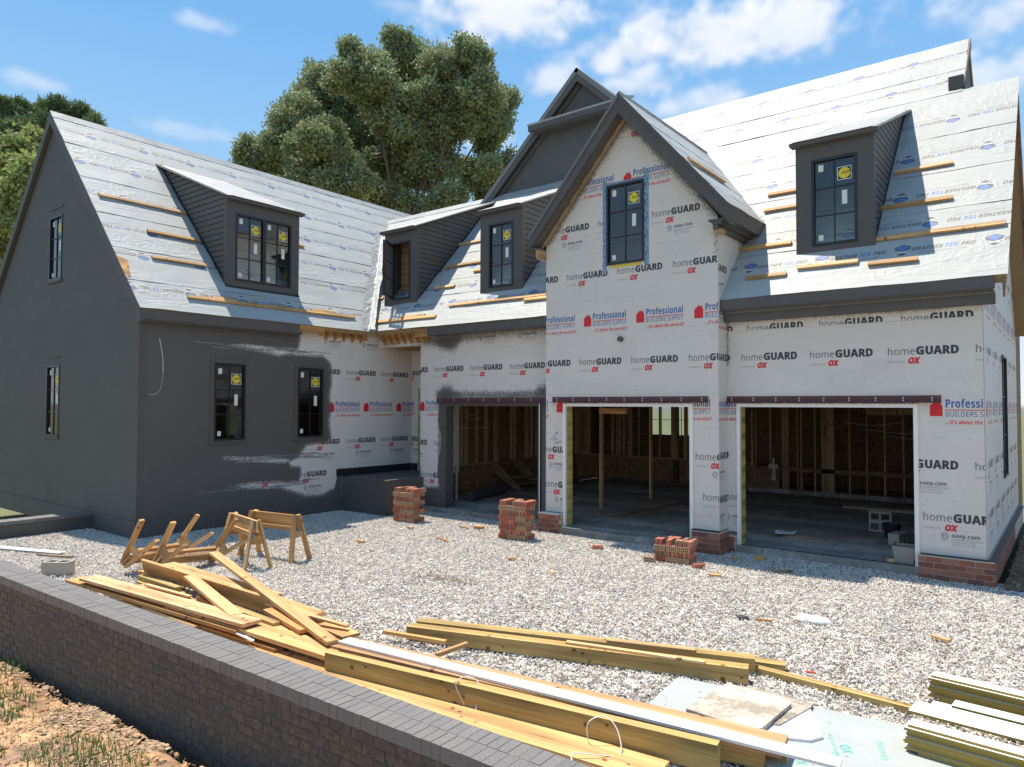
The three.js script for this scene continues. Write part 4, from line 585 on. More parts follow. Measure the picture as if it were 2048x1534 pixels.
plank('short_board', p(-6.75, .03, -4.62), p(-6.1, .02, -4.56), .12, .035, fir[0], 'small orange board under the foot of the sloping stained board', 'board', PILE);
plank('thin_strip', p(-7.0, .115, -4.98), p(-6.3, .06, -5.12), .06, .025, fir[3], 'light stick poking out towards the open gravel from the pile', 'strip', PILE);
plank('white_strip', p(-7.36, .03, -4.31), p(-6.825, .0, -4.30), .035, .014, trimWhite, 'thin white strip sticking out of the pile towards the coping', 'trim strip');
plank('wide_plank', p(-7.75, -.075, -4.02), p(-2.3, -.08, -4.50), .33, .03, fir[1], 'long wide plank flat on the gravel between coping and greenish beam', 'plank');
plank('timber_beam', p(-5.87, .02, -5.61), p(-2.43, .02, -6.70), .14, .145, treated[2], 'heavy treated post lying on the gravel, nearer of the two side by side', 'beam', 'treated posts lying on the gravel');
plank('timber_beam', p(-5.92, .02, -5.81), p(-2.47, .02, -7.0), .14, .145, treated[0], 'heavy treated post lying on the gravel, farther of the two side by side', 'beam', 'treated posts lying on the gravel');
plank('short_board', p(-3.6, -.05, -6.85), p(-2.25, -.055, -7.22), .14, .05, treated[2], 'board end sticking out beyond the farther heavy post', 'board');
plank('thin_strip', p(-4.16, .042, -6.22), p(-2.80, .042, -6.56), .06, .02, paleWood, 'thin pale strip lying on top of the two heavy posts', 'strip');
plank('thin_strip', p(-3.85, .045, -6.52), p(-3.0, .045, -6.80), .09, .02, fir[3], 'flat offcut lying on the farther heavy post', 'strip');
plank('long_stud', p(-2.6, -.075, -7.05), p(-.80, -.075, -6.90), .045, .05, treated[0], 'slender treated stud leading to the white board stacks, nearer of a pair', 'stud', 'pair of slender studs on the gravel');
plank('long_stud', p(-2.6, -.075, -7.10), p(-.80, -.075, -6.95), .045, .05, treated[2], 'slender treated stud leading to the white board stacks, farther of a pair', 'stud', 'pair of slender studs on the gravel');
plank('treated_beam', p(-5.72, .09, -4.39), p(-2.01, .09, -4.92), .09, .20, treated[1], 'long greenish treated beam on edge in front, beside the coping', 'beam');
plank('treated_beam', p(-5.3, .045, -4.52), p(-1.78, .04, -5.205), .09, .16, treated[2], 'yellowish beam just behind the greenish one, with a shorter far end', 'beam');
plank('short_board', p(-2.6, -.04, -5.25), p(-1.66, -.04, -5.34), .06, .06, paleWood, 'stud whose square end shows next to the grey sheet', 'board');
plank('brown_plank', p(-5.92, .06, -4.60), p(-1.65, .055, -5.17), .31, .04, wood(.62, .40, .22), 'weathered brown plank under the long white trim board', 'plank');
plank('white_trim_board', p(-5.89, .085, -4.69), p(-1.26, .085, -5.15), .145, .022, trimWhite, 'long bright white trim board lying over the brown plank', 'trim board');
plank('short_board', p(-6.05, -.02, -5.43), p(-5.3, -.03, -5.62), .05, .04, fir[0], 'loose orange offcut on gravel near the end of the heavy posts', 'offcut');
plank('short_board', p(-5.15, -.06, -5.36), p(-5.05, -.02, -5.72), .05, .04, fir[1], 'short stick standing proud between the heavy post and white trim', 'offcut');
single('sheet_tube', new THREE.CylinderGeometry(.05, .05, .62, 20, 1, true).rotateZ(Math.PI / 2).rotateY(.12), std(lin(.40, .55, .66), .25, { metalness: .5 }), 'short shiny bluish tube lying behind the coping by the greenish beam', 'tube').position.set(-3.93, .0, -4.02);
{ // plastic strapping loops
  const m = std(lin(.80, .80, .76), .5), strap = pts => { const c = new THREE.CatmullRomCurve3(pts.map(q => V(...q))); const g = new THREE.TubeGeometry(c, 40, .0045, 5); return g; };
  single('plastic_strap', strap([[-4.12, -.08, -4.62], [-4.20, .10, -4.60], [-4.16, .14, -4.68], [-4.05, .10, -4.72], [-3.98, -.10, -4.60]]), m, 'white plastic strap sticking up from the greenish beam midway', 'strap');
  single('plastic_strap', strap([[-2.95, -.10, -4.72], [-2.93, .08, -4.70], [-2.84, .115, -4.79], [-2.74, .05, -4.79], [-2.66, -.08, -4.70], [-2.76, -.06, -4.55], [-2.9, -.04, -4.42], [-2.85, -.06, -4.35]]), m, 'looped white plastic strap round the greenish beam near its far end', 'strap');
}
{ // grey printed sheet and broken slabs on it
  const t = board2d(0, 2.4, 0, 1.25, 200, (g, X, Y, S) => { g.fillStyle = 'rgb(166,174,172)'; g.fillRect(0, 0, 2.4 * S, 1.25 * S); blotch(g, 2.4 * S, 1.25 * S, 120, 120, 230, rng(3)); g.fillStyle = 'rgb(70,160,150)'; const put = (s, x, y, px, rot) => { g.save(); g.translate(X(x), Y(y)); g.rotate(rot); g.font = `bold ${Math.round(px * S)}px sans-serif`; g.fillText(s, 0, 0); g.restore(); }; for (const [x, y] of [[1.5, .62], [1.9, .3], [1.25, .25], [.5, .3], [.9, .1]]) { put('OX', x, y, .10, 1.2); g.globalAlpha = .55; put('thermaly', x + .22, y + .22, .075, 1.3); put('insulated sheathing', x - .1, y + .12, .045, 1.25); g.globalAlpha = 1; } g.fillStyle = 'rgb(90,90,88)'; const c = rng(8); for (let i = 0; i < 60; i++) g.fillRect(2.4 * S * c(), 1.25 * S * c(), 2 + 3 * c(), 1 + 2 * c()); });
  const g = new THREE.BoxGeometry(2.4, .012, 1.25), s = single('grey_sheet', g, std(lin(.42, .47, .48), .55), 'grey-blue foam sheathing sheet with green printing lying on the gravel', 'sheet'); s.position.set(-1.74, -.098, -5.87); s.rotation.y = .085;
  const top = new THREE.PlaneGeometry(2.4, 1.25).rotateX(-Math.PI / 2), uv = top.attributes.uv; for (let i = 0; i < uv.count; i++) uv.setXY(i, uv.getX(i) * 2.4, uv.getY(i) * 1.25); add('printed_face', top.translate(0, .0075, 0), std(0xffffff, .5, { map: t }), s);
  const slab = (pts, y, th, m, label, name = 'broken_slab') => { const g2 = ext(pts.map(([x, z]) => [x, -z]), [], th).rotateX(-Math.PI / 2).translate(0, y, 0); return single(name, g2, m, label, 'slab', 'broken slabs on the grey sheet'); };
  const stone = (lo, hi) => { const m = std(0xffffff, .95, { map: patch(.6, lo, hi, 4), bumpMap: rep(grit, 3, 3), bumpScale: .01 }); m.map.repeat.set(1, 1); return m; };
  slab([[-2.37, -6.52], [-1.79, -6.47], [-1.78, -6.38], [-1.88, -5.87], [-1.95, -5.84], [-2.3, -5.95]], -.088, .03, stone([.50, .47, .42], [.72, .69, .63]), 'rough grey broken slab, middle one of three on the grey sheet');
  slab([[-1.78, -6.36], [-1.56, -5.90], [-1.62, -5.78], [-1.92, -5.64], [-2.1, -5.9]], -.090, .022, std(lin(.80, .79, .76), .8), 'smooth white triangular broken slab at the edge of the slab heap');
  slab([[-2.56, -5.62], [-2.50, -6.36], [-2.02, -6.36], [-1.91, -6.27], [-1.945, -5.65], [-2.03, -5.57]], -.055, .03, stone([.62, .58, .52], [.84, .80, .74]), 'beige mortar-stained broken slab lying on top of the slab heap');
}
{ // stacks of pre-primed trim boards at the side of the yard
  const em = wood(.52, .42, .10), face = trimWhite, mats = [em, em, face, em, em, em];
  const stack = (x0, z, n, label, group, yaw, w = .13) => { for (let i = 0; i < n; i++) { const b = single('primed_board', new THREE.BoxGeometry(3.0, .019, w), mats, `${label}, ${['bottom', 'second', 'third', 'fourth', 'fifth', 'sixth', 'seventh', 'eighth', 'ninth', 'tenth', 'eleventh', 'top'][i === n - 1 ? 11 : i]} of its stack`, 'board', group), o = (hash2(i, n) - .5) * .14; b.position.set(x0 + 1.5 + o, -.105 + i * .0205 + .0005 * i, z + (hash2(i, 7) - .5) * .03); b.rotation.y = yaw; } };
  stack(-1.02, -7.22, 11, 'white-faced trim board in the neat stack nearest the house', 'white-faced boards in the two stacks', -.10);
  stack(-1.0, -6.02, 11, 'white-faced trim board in the loose stack nearest the camera', 'white-faced boards in the two stacks', -.08);
  const lone = (x, y, z, w, label) => { const b = single('primed_board', new THREE.BoxGeometry(3.0, .019, w), mats, label, 'board', 'loose white-faced boards'); b.position.set(x + 1.5, y, z); b.rotation.y = -.08; };
  lone(-1.03, .135, -6.28, .24, 'wide white-faced board laid over the nearer stack, sticking out farthest'); lone(-.78, .150, -6.50, .14, 'white-faced board on top behind the wide one'); lone(-.95, .06, -6.62, .16, 'white-faced board showing lower between the two stacks'); lone(-.62, .0, -6.82, .1, 'narrow white-faced board lying in the gap by the neat stack');
}
// sawhorses
function sawhorse(label, pos, turn, m1, tip) {
  const h = thing('sawhorse', label, 'sawhorse', pos, turn, 'site-built wooden sawhorses'), L = 1.12, H = .76, W = m1;
  const at = (name, g) => add(name, g, fir[W[Math.floor(R() * W.length)]], h);
  at('top_beam', boardGeo(L, .038, .19).rotateX(Math.PI / 2).translate(0, H - .10, 0)); at('side_rail', boardGeo(L - .16, .038, .07).rotateX(Math.PI / 2).translate(0, H - .225, .05)); at('side_rail', boardGeo(L - .16, .038, .07).rotateX(Math.PI / 2).translate(0, H - .225, -.05));
  for (const sx of [-1, 1]) { for (const sz of [-1, 1]) { const a = V(sx * (L / 2 - .06), H, sz * .045), b = V(sx * (L / 2 + .05), 0, sz * .21), d = b.clone().sub(a), g = boardGeo(d.length(), .038, .088); const q = new THREE.Matrix4().makeBasis(d.clone().normalize(), V(0, 0, 1).cross(d).normalize().cross(d.clone().normalize()).normalize(), V(0, 0, 1).cross(d).normalize()); g.applyMatrix4(q).translate((a.x + b.x) / 2, (a.y + b.y) / 2, (a.z + b.z) / 2); at('leg', g); }
    at('gusset', boardGeo(.26, .02, .10).rotateX(Math.PI / 2).rotateY(Math.PI / 2).translate(sx * (L / 2 + .0), H - .32, 0)); }
  if (tip) { h.rotation.order = 'YXZ'; h.rotation.set(tip[0], turn, tip[1]); }
  return h;
}
sawhorse('wooden sawhorse standing on gravel, nearer the lumber pile and seen end-on', [-10.77, -.125, -6.62], -.20, [0, 1, 3]);
sawhorse('wooden sawhorse standing on gravel, farther from the lumber pile and seen broadside', [-10.75, -.125, -7.18], .16, [0, 2, 4]);
for (const [label, x, z, ax, up] of [['wooden sawhorse tipped over with legs in the air, beside the plank on edge', -11.42, -5.72, [-.30, 0, -.95], [-.60, -.72, .30]], ['wooden sawhorse tipped over with legs in the air, beside the standing ones', -10.78, -5.92, [-.12, 0, -1], [-.66, -.66, .22]]]) {
  const h = sawhorse(label, [0, 0, 0], 0, [1, 3]), U = V(...up).normalize(), A = V(...ax); A.addScaledVector(U, -A.dot(U)).normalize(); h.quaternion.setFromRotationMatrix(new THREE.Matrix4().makeBasis(A, U, A.clone().cross(U))); h.updateMatrixWorld(true);
  const b = new THREE.Box3().setFromObject(h, true), c = b.getCenter(V(0, 0, 0)); h.position.set(x - c.x, -.125 - b.min.y, z - c.z);
}
// concrete block with a stick on it, plastic strip
{ const b = single('concrete_block', ext(rect(-.2, .2, -.1, .1), [rect(-.165, -.02, -.062, .062), rect(.02, .165, -.062, .062)], .19).rotateX(-Math.PI / 2), blockMat, 'hollow concrete block on the gravel by the low wall', 'block'); b.position.set(-12.27, -.12, -4.42); b.rotation.y = .60;
  plank('grey_stick', p(-13.1, .075, -4.40), p(-12.38, .095, -4.62), .06, .03, greyWood, 'weathered grey stick resting against the hollow concrete block', 'stick');
  plank('pale_strip', p(-15.3, -.09, -4.40), p(-13.75, -.085, -4.95), .16, .012, std(lin(.62, .68, .68), .5), 'pale plastic strip lying on gravel near the gable', 'strip'); }

// brick stacks: each brick a thing; cored bed faces turned outwards
const coredBrick = (() => { const holes = []; for (let i = 0; i < 5; i++) for (const r of [0, 1]) { const x = -.066 + i * .033, y = r ? .018 : -.018; holes.push(rect(x - .0095, x + .0095, y - .0105, y + .0105).reverse()); } return ext(rect(-.096, .096, -.0455, .0455), holes, .057).translate(0, 0, -.0285); })();
const tanBed = std(lin(.46, .30, .17), .92, { bumpMap: rep(grit, 6, 6), bumpScale: .003 });
const coreReds = [[.50, .17, .10], [.42, .14, .085], [.56, .21, .13], [.36, .15, .10], [.28, .18, .13]].map(c => std(lin(...c), .9, { map: paintPatch }));
function loose(x, y, z, turn, label, group, tilt = 0) { const k = hash2(Math.round(x * 997), Math.round(z * 991 + y * 53)), m = coreReds[Math.floor(k * 5)]; const b = single('clay_brick', coredBrick, [k > .35 ? tanBed : m, m], label, 'brick', group); b.position.set(x, y, z); b.rotation.set(tilt, turn, 0, 'YXZ'); return b; }
function brickStack(cx, cz, turn, rows, label, group, topSkip = 0) { // rows alternate; bricks stand on edge with the cored bed outwards
  const c = Math.cos(turn), s = Math.sin(turn), ord = ['bottom', 'second', 'third', 'fourth', 'fifth', 'sixth', 'seventh', 'topmost'], put = (u, v, k, ry) => loose(cx + u * c + v * s, -.125 + .0455 + k * .0925, cz - u * s + v * c, turn + ry + .05 * (R() - .5), `${label}, ${ord[k === rows - 1 ? 7 : k]} course`, `${group}, ${ord[k === rows - 1 ? 7 : k]} course`);
  for (let k = 0; k < rows; k++) { const last = k >= rows - 1, even = k % 2 === 0;
    if (even) for (let i = 0; i < 3; i++) for (let j = 0; j < 6; j++) { if (!last && i < 2 && j > 0) continue; if (last && hash2(i * 7 + j, k + topSkip) < .30) continue; put(-.205 + i * .205 + .012 * (R() - .5), .2 - j * .066 - .012 * R(), k, 0); }
    else for (let j = 0; j < 2; j++) for (let i = 0; i < 9; i++) { if (!last && j > 0 && i < 8) continue; if (last && hash2(i + 3 * j, k + topSkip) < .35) continue; put(.29 - i * .069 - .008 * R(), .10 - j * .205, k, Math.PI / 2); } }
}
brickStack(-8.62, -11.2, .12, 8, 'loose red cored brick in the tall stack before the middle opening', 'bricks in the tall stack before the middle opening', 1);
brickStack(-11.80, -11.35, .05, 8, 'loose red cored brick in the stack by the porch block', 'bricks in the stack by the porch block', 4);
brickStack(-5.30, -11.25, .10, 4, 'loose red cored brick in the low stack beside the middle pier', 'bricks in the low stack beside the middle pier', 7);
loose(-5.58, -.08, -10.85, .1, 'single red cored brick lying in front of the low stack', undefined); loose(-4.78, -.09, -10.98, 1.1, 'single red brick lying flat at the end of the low stack', undefined, Math.PI / 2);
loose(-8.98, -.09, -11.45, .2, 'single red brick lying beside the tall stack on gravel', undefined, Math.PI / 2); loose(-6.84, -.09, -11.27, .5, 'lone brick bat on the gravel between the stacks', undefined, Math.PI / 2);

// things on the garage floor
{ const t = thing('mortar_tub', 'grey tapered plastic tub just inside the garage opening by the corner pier', 'tub', [-2.14, 0, -12.92]); const sh = k => rect(-.13 * k, .13 * k, -.10 * k, .10 * k); const pos = []; const ring = (k, y) => sh(k).map(([x, z]) => [x, y, z]); const faces = (a, b) => { for (let i = 0; i < 4; i++) { const j = (i + 1) % 4; pos.push(...a[i], ...a[j], ...b[j], ...a[i], ...b[j], ...b[i]); } }; const o0 = ring(1, 0), o1 = ring(1.35, .27), i1 = ring(1.27, .27), i0 = ring(.93, .02); faces(o0, o1); faces(o1, i1); faces(i1, i0); pos.push(...i0[0], ...i0[1], ...i0[2], ...i0[0], ...i0[2], ...i0[3]); const g = new THREE.BufferGeometry(); g.setAttribute('position', new THREE.Float32BufferAttribute(pos, 3)); g.setAttribute('uv', new THREE.Float32BufferAttribute(new Float32Array(pos.length / 3 * 2), 2)); g.computeVertexNormals(); add('tub_body', g, std(lin(.34, .32, .28), .7), t); add('tub_rim', merge([bx(-.18, .18, .262, .28, .130, .142), bx(-.18, .18, .262, .28, -.142, -.130)]), std(lin(.05, .05, .05), .6), t);
  const cb = (x, z, label, rot, y = 0) => { const b = single('concrete_block', ext(rect(-.2, .2, -.1, .1), [rect(-.165, -.02, -.062, .062), rect(.02, .165, -.062, .062)], .19), blockMat, label, 'block', 'blocks inside the garage'); b.rotation.y = rot; b.position.set(x, y + .1, z); };
  cb(-2.62, -14.55, 'concrete block standing behind the grey tub', 1.4); cb(-3.05, -15.85, 'concrete block carrying the plank, lower of two', .1); cb(-3.05, -15.85, 'concrete block carrying the plank, upper of two', .1, .2);
  plank('site_bench_plank', p(-3.75, .44, -15.75), p(-1.6, .44, -15.75), .28, .04, greyWood, 'grey plank set on concrete blocks as a bench inside the garage', 'plank');
  const pr = [[0, 0], [.12, 0], [.155, .26], [.165, .27], [.15, .275], [.115, .02], [0, .02]].map(q => new THREE.Vector2(...q)); const bk = single('black_bucket', new THREE.LatheGeometry(pr, 24), std(lin(.02, .022, .026), .45), 'black bucket standing in front of the plank bench', 'bucket'); bk.position.set(-2.72, 0, -15.1);
  plank('short_board', p(-2.36, .05, -12.74), p(-2.27, .05, -12.78), .1, .05, fir[3], 'small wood offcut beside the grey tub on the slab', 'offcut');
  const pg = new THREE.PlaneGeometry(.34, .24, 8, 6).rotateX(-Math.PI / 2), pp = pg.attributes.position; for (let i = 0; i < pp.count; i++) pp.setY(i, .03 + .09 * fbm(pp.getX(i) * 7, pp.getZ(i) * 7 + 3, 3)); pg.computeVertexNormals(); single('crumpled_paper', pg, std(lin(.70, .71, .74), .8), 'crumpled white paper bag on the garage slab', 'paper').position.set(-4.35, 0, -14.0);
  const mg = new THREE.SphereGeometry(1, 24, 10, 0, 7, 0, 1.57), mp = mg.attributes.position; for (let i = 0; i < mp.count; i++) { const q = .7 + .6 * fbm(mp.getX(i) * 3 + 4, mp.getZ(i) * 3, 3); mp.setXYZ(i, mp.getX(i) * .38 * q, mp.getY(i) * .06 * q, mp.getZ(i) * .2 * q); } mg.computeVertexNormals(); single('sawdust_heap', mg, std(lin(.32, .26, .16), .95), 'low heap of tan sawdust beside the crumpled paper', 'sawdust').position.set(-3.98, -.004, -14.0);
  plank('floor_board', p(-7.91, .04, -13.8), p(-7.69, .04, -17.1), .14, .038, wood(.36, .26, .16), 'long board lying on the slab inside the middle opening', 'board'); plank('floor_board', p(-5.95, .05, -13.2), p(-5.5, .05, -13.55), .12, .05, wood(.33, .24, .15), 'short board on the slab by the middle pier', 'board');
  single('rolled_felt', new THREE.CylinderGeometry(.13, .13, 2.1, 20).rotateX(Math.PI / 2).rotateY(.25), std(lin(.07, .065, .06), .9), 'dark roll of felt on the slab before the open stair', 'roll').position.set(-12.5, .13, -14.9);
  plank('white_strip', p(-8.22, .015, -12.15), p(-7.78, .015, -12.15), .03, .012, trimWhite, 'thin white strip on the slab edge of the middle opening', 'trim strip');
}
// litter on the gravel
{ const scrap = (x, z, L, w, h, rot, m, label, name = 'wood_scrap', cat = 'scrap') => { const b = single(name, boardGeo(L, h, w), m, label, cat, 'wood scraps on the gravel'); b.position.set(x, gy(x, z) + h / 2 + .012, z); b.rotation.set(.06 * (R() - .5), rot, .06 * (R() - .5)); };
  scrap(-9.89, -11.52, .2, .1, .05, .2, fir[0], 'orange wood offcut on gravel left of the tall brick stack'); scrap(-10.2, -11.40, .30, .04, .02, -.2, fir[2], 'slim stick lying before the left garage opening'); scrap(-9.60, -10.1, .42, .03, .02, -.25, wood(.55, .25, .10), 'reddish brown stick on open gravel before the tall brick stack'); scrap(-11.0, -10.6, .12, .07, .04, .6, fir[1], 'tiny yellow offcut between porch stack and sawhorses'); scrap(-10.62, -8.95, .16, .06, .04, .1, fir[3], 'short yellow offcut beyond the far sawhorse'); scrap(-4.22, -12.2, .16, .09, .05, .5, fir[0], 'orange offcut in front of the corner garage opening'); scrap(-4.55, -11.95, .12, .06, .03, -.4, fir[3], 'small pale offcut near the low brick stack, towards the corner opening'); scrap(-3.6, -11.5, .3, .04, .03, .7, wood(.40, .26, .15), 'brown twig-like stick out from the corner opening'); scrap(-4.35, -10.6, .18, .1, .02, .3, fir[1], 'flat yellow scrap right before the low brick stack'); scrap(-1.2, -9.3, .2, .06, .03, -.5, fir[3], 'pale offcut on the open gravel towards the side yard'); scrap(-7.5, -9.6, .14, .05, .02, .9, fir[2], 'small scrap in the middle of the gravel yard'); scrap(-6.4, -9.2, .16, .04, .02, -.7, fir[1], 'little sliver of wood on the open gravel'); scrap(-3.0, -8.8, .2, .03, .02, .2, fir[0], 'thin splinter on gravel behind the slender studs');
  const crump = (x, z, w, d, h, m, label, name, cat) => { const g = new THREE.SphereGeometry(1, 20, 12), q = g.attributes.position; for (let i = 0; i < q.count; i++) { const k = .65 + .7 * fbm(q.getX(i) * 2.2 + x, q.getZ(i) * 2.2 + q.getY(i) + z, 4); q.setXYZ(i, q.getX(i) * w * k, q.getY(i) * h * k, q.getZ(i) * d * k); } g.computeVertexNormals(); single(name, g, m, label, cat).position.set(x, gy(x, z) + h * .5, z); };
  crump(-2.52, -9.15, .2, .1, .05, std(lin(.82, .83, .84), .7), 'crumpled white plastic bag on the open gravel', 'plastic_bag', 'bag'); crump(-3.25, -8.75, .08, .06, .03, std(lin(.04, .045, .05), .8), 'black rag on the gravel near the white bag', 'rag', 'rag');
  scrap(-2.05, -7.35, .09, .03, .008, .3, std(lin(.75, .08, .05), .6), 'small red plastic flag by the slender studs', 'red_tag', 'tag'); scrap(-1.55, -7.0, .07, .03, .008, -.4, std(lin(.75, .10, .06), .6), 'small red plastic scrap closer to the white board stacks', 'red_tag', 'tag');
  const tg = new THREE.PlaneGeometry(1.6, 1.2, 16, 12).rotateX(-Math.PI / 2), tp = tg.attributes.position; for (let i = 0; i < tp.count; i++) tp.setY(i, .08 + .22 * fbm(tp.getX(i) * 1.7, tp.getZ(i) * 1.7, 3)); tg.computeVertexNormals(); single('tarp', tg, std(lin(.46, .45, .43), .6), 'crumpled grey sheet lying on dirt beyond the corner pier', 'sheet').position.set(.55, -.1, -13.6);
}

// ------------------------------------------------------------------ loose gravel, soil clods, grass
function scatter(name, geo, mat, list, label, category) { const m = new THREE.InstancedMesh(geo, mat, list.length), o = new THREE.Object3D(), c = new THREE.Color(); list.forEach((q, i) => { o.position.set(q[0], q[1], q[2]); o.rotation.set(q[3], q[4], q[5]); o.scale.set(q[6], q[7], q[8]); o.updateMatrix(); m.setMatrixAt(i, o.matrix); m.setColorAt(i, c.setRGB(q[9], q[10], q[11])); }); m.name = name; m.castShadow = m.receiveShadow = true; scene.add(m); return tag(m, label, category, undefined, 'stuff'); }
{
  const st = new THREE.IcosahedronGeometry(1, 0); { const q = st.attributes.position, c = rng(2), off = {}; for (let i = 0; i < q.count; i++) { const k = [q.getX(i), q.getY(i), q.getZ(i)].map(v => v.toFixed(2)).join(); const f = off[k] ??= .75 + .5 * c(); q.setXYZ(i, q.getX(i) * f, q.getY(i) * f, q.getZ(i) * f); } st.computeVertexNormals(); }
  const list = [], c = rng(99), inside = (x, z) => z < -3.30 + (x + 12) * -.02 && z > -12.62 && x > -16.2 && !(x < -14.28 && z < -6.42) && !(x < -12.66 && z < -11.4) && !(z < -12.08 && x > -8.85 && x < -4.85);
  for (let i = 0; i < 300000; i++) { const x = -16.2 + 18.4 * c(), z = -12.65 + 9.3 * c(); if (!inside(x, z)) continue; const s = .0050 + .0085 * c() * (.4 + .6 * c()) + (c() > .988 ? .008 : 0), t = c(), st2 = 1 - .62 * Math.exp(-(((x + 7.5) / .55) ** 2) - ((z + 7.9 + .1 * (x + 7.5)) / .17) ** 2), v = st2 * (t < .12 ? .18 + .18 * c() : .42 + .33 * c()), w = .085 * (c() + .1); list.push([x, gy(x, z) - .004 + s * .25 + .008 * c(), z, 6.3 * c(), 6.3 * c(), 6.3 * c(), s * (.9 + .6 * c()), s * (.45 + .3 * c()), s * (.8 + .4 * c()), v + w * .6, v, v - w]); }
  scatter('gravel', st, std(0xffffff, .92), list, 'pale crushed stone covering the whole yard', 'gravel');
  const cl = []; for (let i = 0; i < 9000; i++) { const x = -12.5 + 12 * c(), z = -2.86 + 3.6 * c() * c(); const s = .005 + .022 * Math.pow(c(), 5), v = .8 + .6 * c(), lf = c() > .86; cl.push([x, dirtY(x, z) + s * .2, z, 6.3 * c(), 6.3 * c(), 6.3 * c(), s * (lf ? 1.6 : 1.2), s * (lf ? .12 : .7), s * (lf ? .9 : 1), (lf ? .42 : .44) * v, (lf ? .33 : .27) * v, (lf ? .20 : .15) * v]); }
  for (let i = 0; i < 5200; i++) { const x = -12 + 11 * c(), z = -2.86 + .75 * c() * c(), s = .010 + .016 * c(), v = .6 + .8 * c(); if (fbm(x * 2.2, z * 2.2 + 70, 3) < .42) continue; cl.push([x, dirtY(x, z) + .006, z, .5 * (c() - .5), 6.3 * c(), .5 * (c() - .5), s * 1.3, s * .10, s * .7, .34 * v, .24 * v, .15 * v]); }
  scatter('soil_clods', st, std(0xffffff, .95), cl, 'clods and dead leaves strewn over the orange soil', 'soil');
  const sd = []; for (let i = 0; i < 2500; i++) { const x = -.85 + 4 * c(), z = -12.5 - 9 * c(), s = .008 + .03 * Math.pow(c(), 3), v = .5 + .6 * c(); sd.push([x, -.1 + .12 * (fbm(x * 1.7, z * 1.7, 4) - .5), z, 6.3 * c(), 6.3 * c(), 6.3 * c(), s, s * .7, s, .36 * v, .30 * v, .25 * v]); }
  scatter('yard_rubble', st, std(0xffffff, .95), sd, 'small rubble on the dirt beyond the corner pier', 'rubble');
  const blade = new THREE.BufferGeometry(); blade.setAttribute('position', new THREE.Float32BufferAttribute([-.07, 0, 0, .07, 0, 0, .05, .5, .06, -.07, 0, 0, .05, .5, .06, -.04, .5, .06, -.04, .5, .06, .05, .5, .06, .02, 1, .28], 3)); blade.computeVertexNormals();
  const gr = [], tuft = (x0, z0, rad, n, h) => { for (let i = 0; i < n; i++) { const r = rad * Math.sqrt(c()), th = 6.283 * c(), x = x0 + r * Math.cos(th) * 1.6, z = z0 + r * Math.sin(th), k = h * (.4 + .8 * c()), dry = c() > .85; const v = .7 + .5 * c(); gr.push([x, dirtY(x, z) - .01, z, .5 * (c() - .5), 6.3 * c(), .5 * (c() - .5), k * .9, k, k, (dry ? .30 : .15) * v, (dry ? .29 : .25) * v, (dry ? .13 : .06) * v]); } };
  tuft(-8.2, -2.2, .5, 900, .10); tuft(-7.3, -2.35, .35, 200, .06); tuft(-6.2, -2.36, .3, 520, .085); tuft(-5.75, -2.5, .2, 260, .07); tuft(-5.1, -2.62, .14, 150, .07); tuft(-9.5, -2.6, .5, 600, .10); tuft(-6.75, -1.95, .12, 140, .08); tuft(-5.9, -1.95, .13, 100, .06); tuft(-4.6, -2.6, .1, 90, .06); tuft(-7.6, -1.75, .12, 120, .06);
  for (let i = 0; i < 70; i++) tuft(-9 + 6 * c(), -2.75 + 1.0 * c(), .12, 12, .05);
  const gm = new THREE.MeshPhysicalMaterial({ color: 0xffffff, roughness: .9, transmission: .2, thickness: 0, side: THREE.DoubleSide });
  scatter('grass', blade, gm, gr, 'sparse weeds and grass in the orange soil', 'grass');
}

// ------------------------------------------------------------------ trees beyond the house
const bark = std(lin(.17, .13, .10), .95, { bumpMap: rep(grit, 2, 2), bumpScale: .03 });
function leafClump(n, size, spread, seed, thin = 1) { const c = rng(seed), pos = []; for (let i = 0; i < n; i++) { const q = new THREE.Quaternion().setFromEuler(new THREE.Euler(6.3 * c(), 6.3 * c(), 6.3 * c())), o = V(c() - .5, c() - .5, c() - .5).multiplyScalar(2 * spread), s = size * (.7 + .6 * c()), w = s * .34 * thin; const a = V(0, 0, 0), b = V(w, s * .5, .1 * s), d = V(-w, s * .5, .1 * s), e = V(0, s, -.05 * s); for (const t of [a, b, e, a, e, d]) { const r = t.clone().applyQuaternion(q).add(o); pos.push(r.x, r.y, r.z); } } const g = new THREE.BufferGeometry(); g.setAttribute('position', new THREE.Float32BufferAttribute(pos, 3)); g.computeVertexNormals(); return g; }
function tube(pts, r0, r1, seg = 10) { const c = new THREE.CatmullRomCurve3(pts), g = new THREE.TubeGeometry(c, seg, 1, 7), q = g.attributes.position; for (let i = 0; i <= seg; i++) { const ctr = c.getPointAt(i / seg), r = mix(r0, r1, i / seg); for (let j = 0; j <= 7; j++) { const k = i * 8 + j; q.setXYZ(k, ctr.x + (q.getX(k) - ctr.x) * r, ctr.y + (q.getY(k) - ctr.y) * r, ctr.z + (q.getZ(k) - ctr.z) * r); } } g.computeVertexNormals(); return g; }
